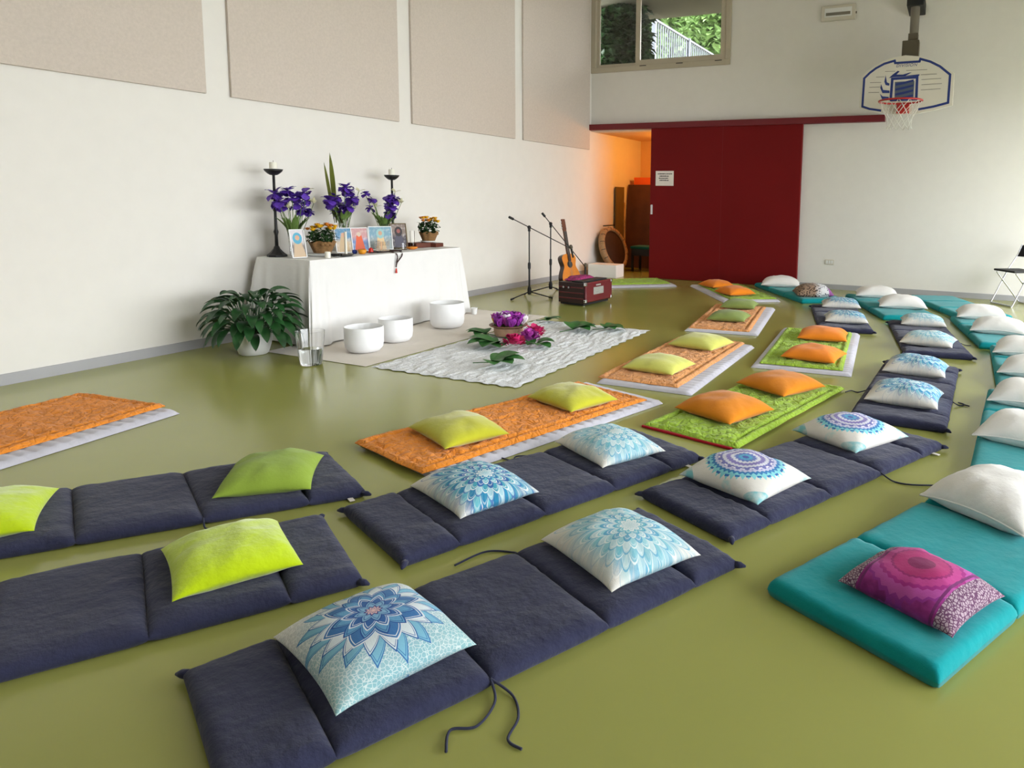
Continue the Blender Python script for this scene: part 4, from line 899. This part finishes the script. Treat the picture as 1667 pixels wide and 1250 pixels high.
single('bamboo_pole', MB().lathe([(.022, 0), (.022, .3), (.026, .31), (.022, .32), (.021, .6), (.025, .61), (.021, .62), (.02, .9), (.024, .91), (.02, .92), (.019, 1.3)], 12), 'bamboo', 'bamboo pole standing in front of the brown board', 'pole', None, (.10, 1.25, 0), smooth=True).rotation_euler = (R(-3), R(-2), 0)
single('orange_box', MB().box(.12, .75, 0, .3, 0, 1.80), 'orangebox', 'orange box rising behind the brown board', 'box', None, (0, 1.62, 0), bevel=.004)
t = thing('teal_seat_chair', 'dark chair with a teal seat half hidden by the red door', 'chair', (.68, 1.0, 0))
part('seat', MB().box(-.24, .24, -.22, .22, .43, .48), 'seatteal', t, 'dark teal seat', bevel=.015); part('skirt', MB().box(-.22, .22, -.20, .20, .30, .43), 'blackm', t)
for sx in (-.2, .2):
    for sy in (-.18, .18): part('leg', MB().box(sx - .02, sx + .02, sy - .02, sy + .02, 0, .3), 'blackm', t)
part('backrest', MB().box(-.02, .24, .2, .24, .48, .76), 'blackm', t, bevel=.02)
lp = thing('alcove_lamp', 'warm lamp on the alcove ceiling hidden behind the door', 'lamp', (1.4, 1.0, 2.56))
part('lamp_shade', MB().lathe([(.12, 0), (.12, -.03), (.10, -.06), (.03, -.07)], 24), 'whitep', lp, smooth=True)
ld = bpy.data.lights.new('alcove_lamp_light', 'POINT'); ld.color = (1., .41, .06); ld.energy = 30; ld.shadow_soft_size = .1
lo = bpy.data.objects.new('alcove_lamp_light', ld); COL.objects.link(lo); lo.location = (1.4, 1.0, 2.36)

# ------------------------------------------------------------------ back wall fittings
e = thing('emergency_light', 'flat white emergency light high on the back wall', 'wall light', (4.24, 0, 4.22)); 
part('housing', MB().box(-.255, .255, -.05, 0, -.115, .115), 'offp', e, bevel=.012); part('diffuser', MB().box(-.20, .20, -.056, -.049, -.06, .07), 'whitep', e, bevel=.003); part('tube_strip', MB().box(-.18, .18, -.06, -.055, -.04, .005), 'steel', e, bevel=.002); part('test_button', MB().box(.255, .268, -.035, -.015, -.03, 0), 'dsteel', e)
o = thing('wall_socket', 'white power socket low on the back wall', 'socket', (4.28, 0, .43)); part('cover_plate', MB().box(-.07, .07, -.012, 0, -.042, .042), 'offp', o, bevel=.004)
for k in (-1, 0, 1): part('outlet', MB().box(k * .038 - .013, k * .038 + .013, -.0135, -.011, -.024, .024), 'whitep', o, bevel=.002)
sg = thing('paper_notice', 'white paper notice on the red sliding door', 'notice', (1.485, -.106, 1.73)); part('sheet', MB().box(-.165, .165, -.003, 0, -.125, .125), 'paper', sg)
for zz, w0, cx_ in ((.075, .125, .0), (.035, .08, -.01), (0, .085, -.02), (-.035, .08, -.01)):
    b = MB(); rnd = random.Random(int(zz * 1000)); x = cx_ - w0
    while x < cx_ + w0: d_ = rnd.uniform(.008, .028); b.box(x, x + d_, -.0045, -.0028, zz - .008, zz + rnd.uniform(.006, .012)); x += d_ + .005
    part('text_line', b, 'ink', sg)
# basketball backboard
BY = -.7
hp = thing('basketball_hoop', 'basketball backboard with red rim hung on the back wall', 'basketball hoop', (0, BY, 0))
XZf = lambda y: Matrix(((1, 0, 0, 0), (0, 0, -1, y), (0, 1, 0, 0), (0, 0, 0, 1)))
outer = [(4.700, 2.712), (4.704, 3.138), (4.782, 3.215), (4.923, 3.31), (5.08, 3.372), (5.279, 3.402), (5.477, 3.372), (5.643, 3.303), (5.792, 3.21), (5.915, 3.12), (5.918, 2.70), (5.722, 2.645), (5.489, 2.604), (5.224, 2.6), (4.959, 2.631)]
def smoothpoly(p): return p
bd = part('backboard', MB().prism(outer, .03, XZf(.03)), 'board', hp, 'white backboard', bevel=.006)
border = [(5.0, 2.661), (4.843, 2.69), (4.742, 2.728), (4.748, 3.118), (4.82, 3.19), (4.901, 3.249), (5.008, 3.303), (5.142, 3.336), (5.151, 3.303), (5.465, 3.304), (5.474, 3.338), (5.603, 3.293), (5.728, 3.222), (5.861, 3.106), (5.858, 2.735), (5.679, 2.691), (5.486, 2.66)]
def stripe(p, w_, closed=False):
    b = MB(); p = [Vector((x, 0, z)) for x, z in p]; n = len(p); L = []
    for i in range(n):
        a = p[i - 1] if (i or closed) else p[i]; c = p[(i + 1) % n] if (i < n - 1 or closed) else p[i]
        t0 = (p[i] - a).normalized() if a != p[i] else (c - p[i]).normalized(); t1 = (c - p[i]).normalized() if c != p[i] else t0
        nn = Vector((-(t0.z + t1.z), 0, t0.x + t1.x)).normalized(); k = 1 / max(.5, nn.dot(Vector((-t1.z, 0, t1.x)))); L.append((p[i] + nn * w_ / 2 * k, p[i] - nn * w_ / 2 * k))
    for i in range(n if closed else n - 1):
        a, c = L[i]; d_, f_ = L[(i + 1) % n]; vs = [a, c, f_, d_]
        b.add([v + Vector((0, -.0005, 0)) for v in vs] + [v + Vector((0, -.0025, 0)) for v in vs], [(0, 1, 2, 3), (7, 6, 5, 4), (0, 4, 5, 1), (1, 5, 6, 2), (2, 6, 7, 3), (3, 7, 4, 0)])
    return b
part('border_line', stripe(border, .03), 'blue', bd, 'blue border line')
part('target_square', stripe([(5.118, 2.80), (5.125, 3.09), (5.447, 3.095), (5.452, 2.80)], .034, True), 'blue', bd, 'blue target square')
part('target_fill', MB().prism([(5.169, 2.80), (5.161, 3.047), (5.414, 3.047), (5.415, 2.80)], .001, XZf(-.0005)), 'slate', bd)
b = MB()
for k in range(4):
    z = 2.79 + k * .068; b.prism([(5.172, z), (5.172, z + .03), (5.28, z + .05), (5.405, z + .075), (5.405, z + .048), (5.28, z + .016)], .001, XZf(-.0018))
part('target_stripe', b, 'blue', bd)
for poly in ([(5.034, 3.146), (5.056, 3.048), (5.091, 3.029), (5.088, 2.999), (5.041, 3.01), (5.021, 3.059)], [(4.981, 3.026), (5.011, 2.946), (5.096, 2.933), (5.098, 2.898), (5.004, 2.902), (4.971, 2.974)], [(4.971, 2.895), (5.007, 2.859), (5.092, 2.846), (5.09, 2.80), (5.009, 2.80)], [(5.078, 3.104), (5.126, 3.149), (5.191, 3.197), (5.216, 3.187), (5.177, 3.146), (5.26, 3.141), (5.342, 3.162), (5.375, 3.165), (5.295, 3.122), (5.475, 3.133), (5.473, 3.112), (5.129, 3.112)]):
    part('flame_mark', MB().prism(poly, .0012, XZf(-.0005)), 'blue', bd)
for (a, c) in [((5.023, 3.196), (5.158, 3.192)), ((4.907, 3.127), (5.018, 3.125)), ((4.829, 3.054), (4.98, 3.05)), ((4.824, 2.99), (4.966, 2.988)), ((4.815, 2.918), (4.961, 2.915)), ((5.30, 3.194), (5.569, 3.19)), ((5.491, 3.124), (5.693, 3.125)), ((5.503, 3.059), (5.753, 3.062)), ((5.507, 2.99), (5.765, 2.994)), ((5.503, 2.92), (5.753, 2.926))]:
    part('speed_line', stripe([a, c], .007), 'greyln', bd)
fc = bpy.data.curves.new('lettering', 'FONT'); fc.body = 'DIVISION'; fc.size = .058; fc.align_x = 'CENTER'; fc.extrude = .0008; fc.shear = .25; fc.space_character = 1.15
fo = bpy.data.objects.new('lettering_font', fc); me = bpy.data.meshes.new_from_object(fo); bpy.data.objects.remove(fo)
lt = bpy.data.objects.new('lettering', me); COL.objects.link(lt); me.materials.append(MT['blue']); lt.parent = bd; lt.location = (5.30, -.0015, 3.245); lt.rotation_euler = (R(90), 0, 0); lt['label'] = 'blue lettering along the top'
RX, RZ_, RR = 5.275, 2.735, .275; RYc = -.36
part('rim', MB().tube([(RX + RR * math.cos(a * .1571), RYc + RR * math.sin(a * .1571), RZ_) for a in range(40)], .012, 8, True), 'rimred', hp, 'red metal rim', smooth=True)
part('bracket', MB().box(5.21, 5.37, -.09, -.001, 2.605, 2.75).prism([(-.001, 2.62), (-.001, 2.735), (-.10, 2.735)], .06, Matrix(((0, 0, 1, 5.26), (1, 0, 0, 0), (0, 1, 0, 0), (0, 0, 0, 1)))), 'rimred', hp, 'red rim bracket', bevel=.004)
NS = 12; lv = [(0, RR), (.09, .235), (.17, .19), (.25, .16), (.32, .15), (.37, .165)]; b = MB()
for k in range(NS):
    for sgn in (-1, 1):
        pts = []
        for j, (dz, r_) in enumerate(lv):
            a = (k + sgn * j * .5) * 6.2832 / NS; pts.append((RX + r_ * math.cos(a), RYc + r_ * math.sin(a), RZ_ - dz))
        b.tube(pts, .0045, 5)
part('net', b, 'net', hp, 'white cord net', smooth=True)
part('support_pole', MB().tube([(5.36, .2, 3.62), (5.36, .2, 4.12)], .06, 16), 'steel', hp, smooth=True, auto=50)
part('mount_box', MB().box(5.22, 5.44, .1, .3, 3.05, 3.62).box(5.29, 5.42, .13, .27, 3.62, 3.72), 'dsteel', hp, bevel=.008)
part('bracing_arm', MB().box(5.30, 5.36, .03, .1, 2.9, 3.3).box(5.30, 5.36, .28, .70, 3.1, 3.18), 'dsteel', hp)
part('top_bracket', MB().box(5.25, 5.47, .1, .7, 4.08, 4.24), 'blackm', hp, bevel=.01)

# ------------------------------------------------------------------ folding chair at the right edge
ch = thing('folding_chair', 'black and chrome folding chair at the right edge by the back wall', 'chair', (6.86, -.46, 0), R(215))
W2 = .21     # local +X = the way it faces
for s_ in (-1, 1):
    part('front_leg', MB().tube([(.21, s_ * W2, .012), (-.02, s_ * W2, .47), (-.16, s_ * W2, .68), (-.22, s_ * W2, .82)], .010, 10), 'chrome', ch, smooth=True, auto=60)
    part('rear_leg', MB().tube([(-.22, s_ * (W2 - .02), .012), (.17, s_ * (W2 - .02), .45)], .010, 10), 'chrome', ch, smooth=True, auto=60)
part('front_crossbar', MB().tube([(.21, -W2, .014), (.21, W2, .014)], .012, 8), 'chrome', ch, smooth=True, auto=60); part('rear_crossbar', MB().tube([(-.22, -W2 + .02, .014), (-.22, W2 - .02, .014)], .012, 8), 'chrome', ch, smooth=True, auto=60)
part('seat', MB().box(-.19, .21, -.205, .205, .462, .49), 'blackm', ch, 'black seat', bevel=.012)
part('backrest', MB().grid(lambda a, c: (-.155 - .07 * c - .03 * (1 - (2 * a - 1) ** 2), (a - .5) * .43, .66 + .18 * c - .03 * (2 * a - 1) ** 2 * c), 16, 8), 'blackm', ch, 'black curved backrest', smooth=True).modifiers.new('thickness', 'SOLIDIFY').thickness = .014
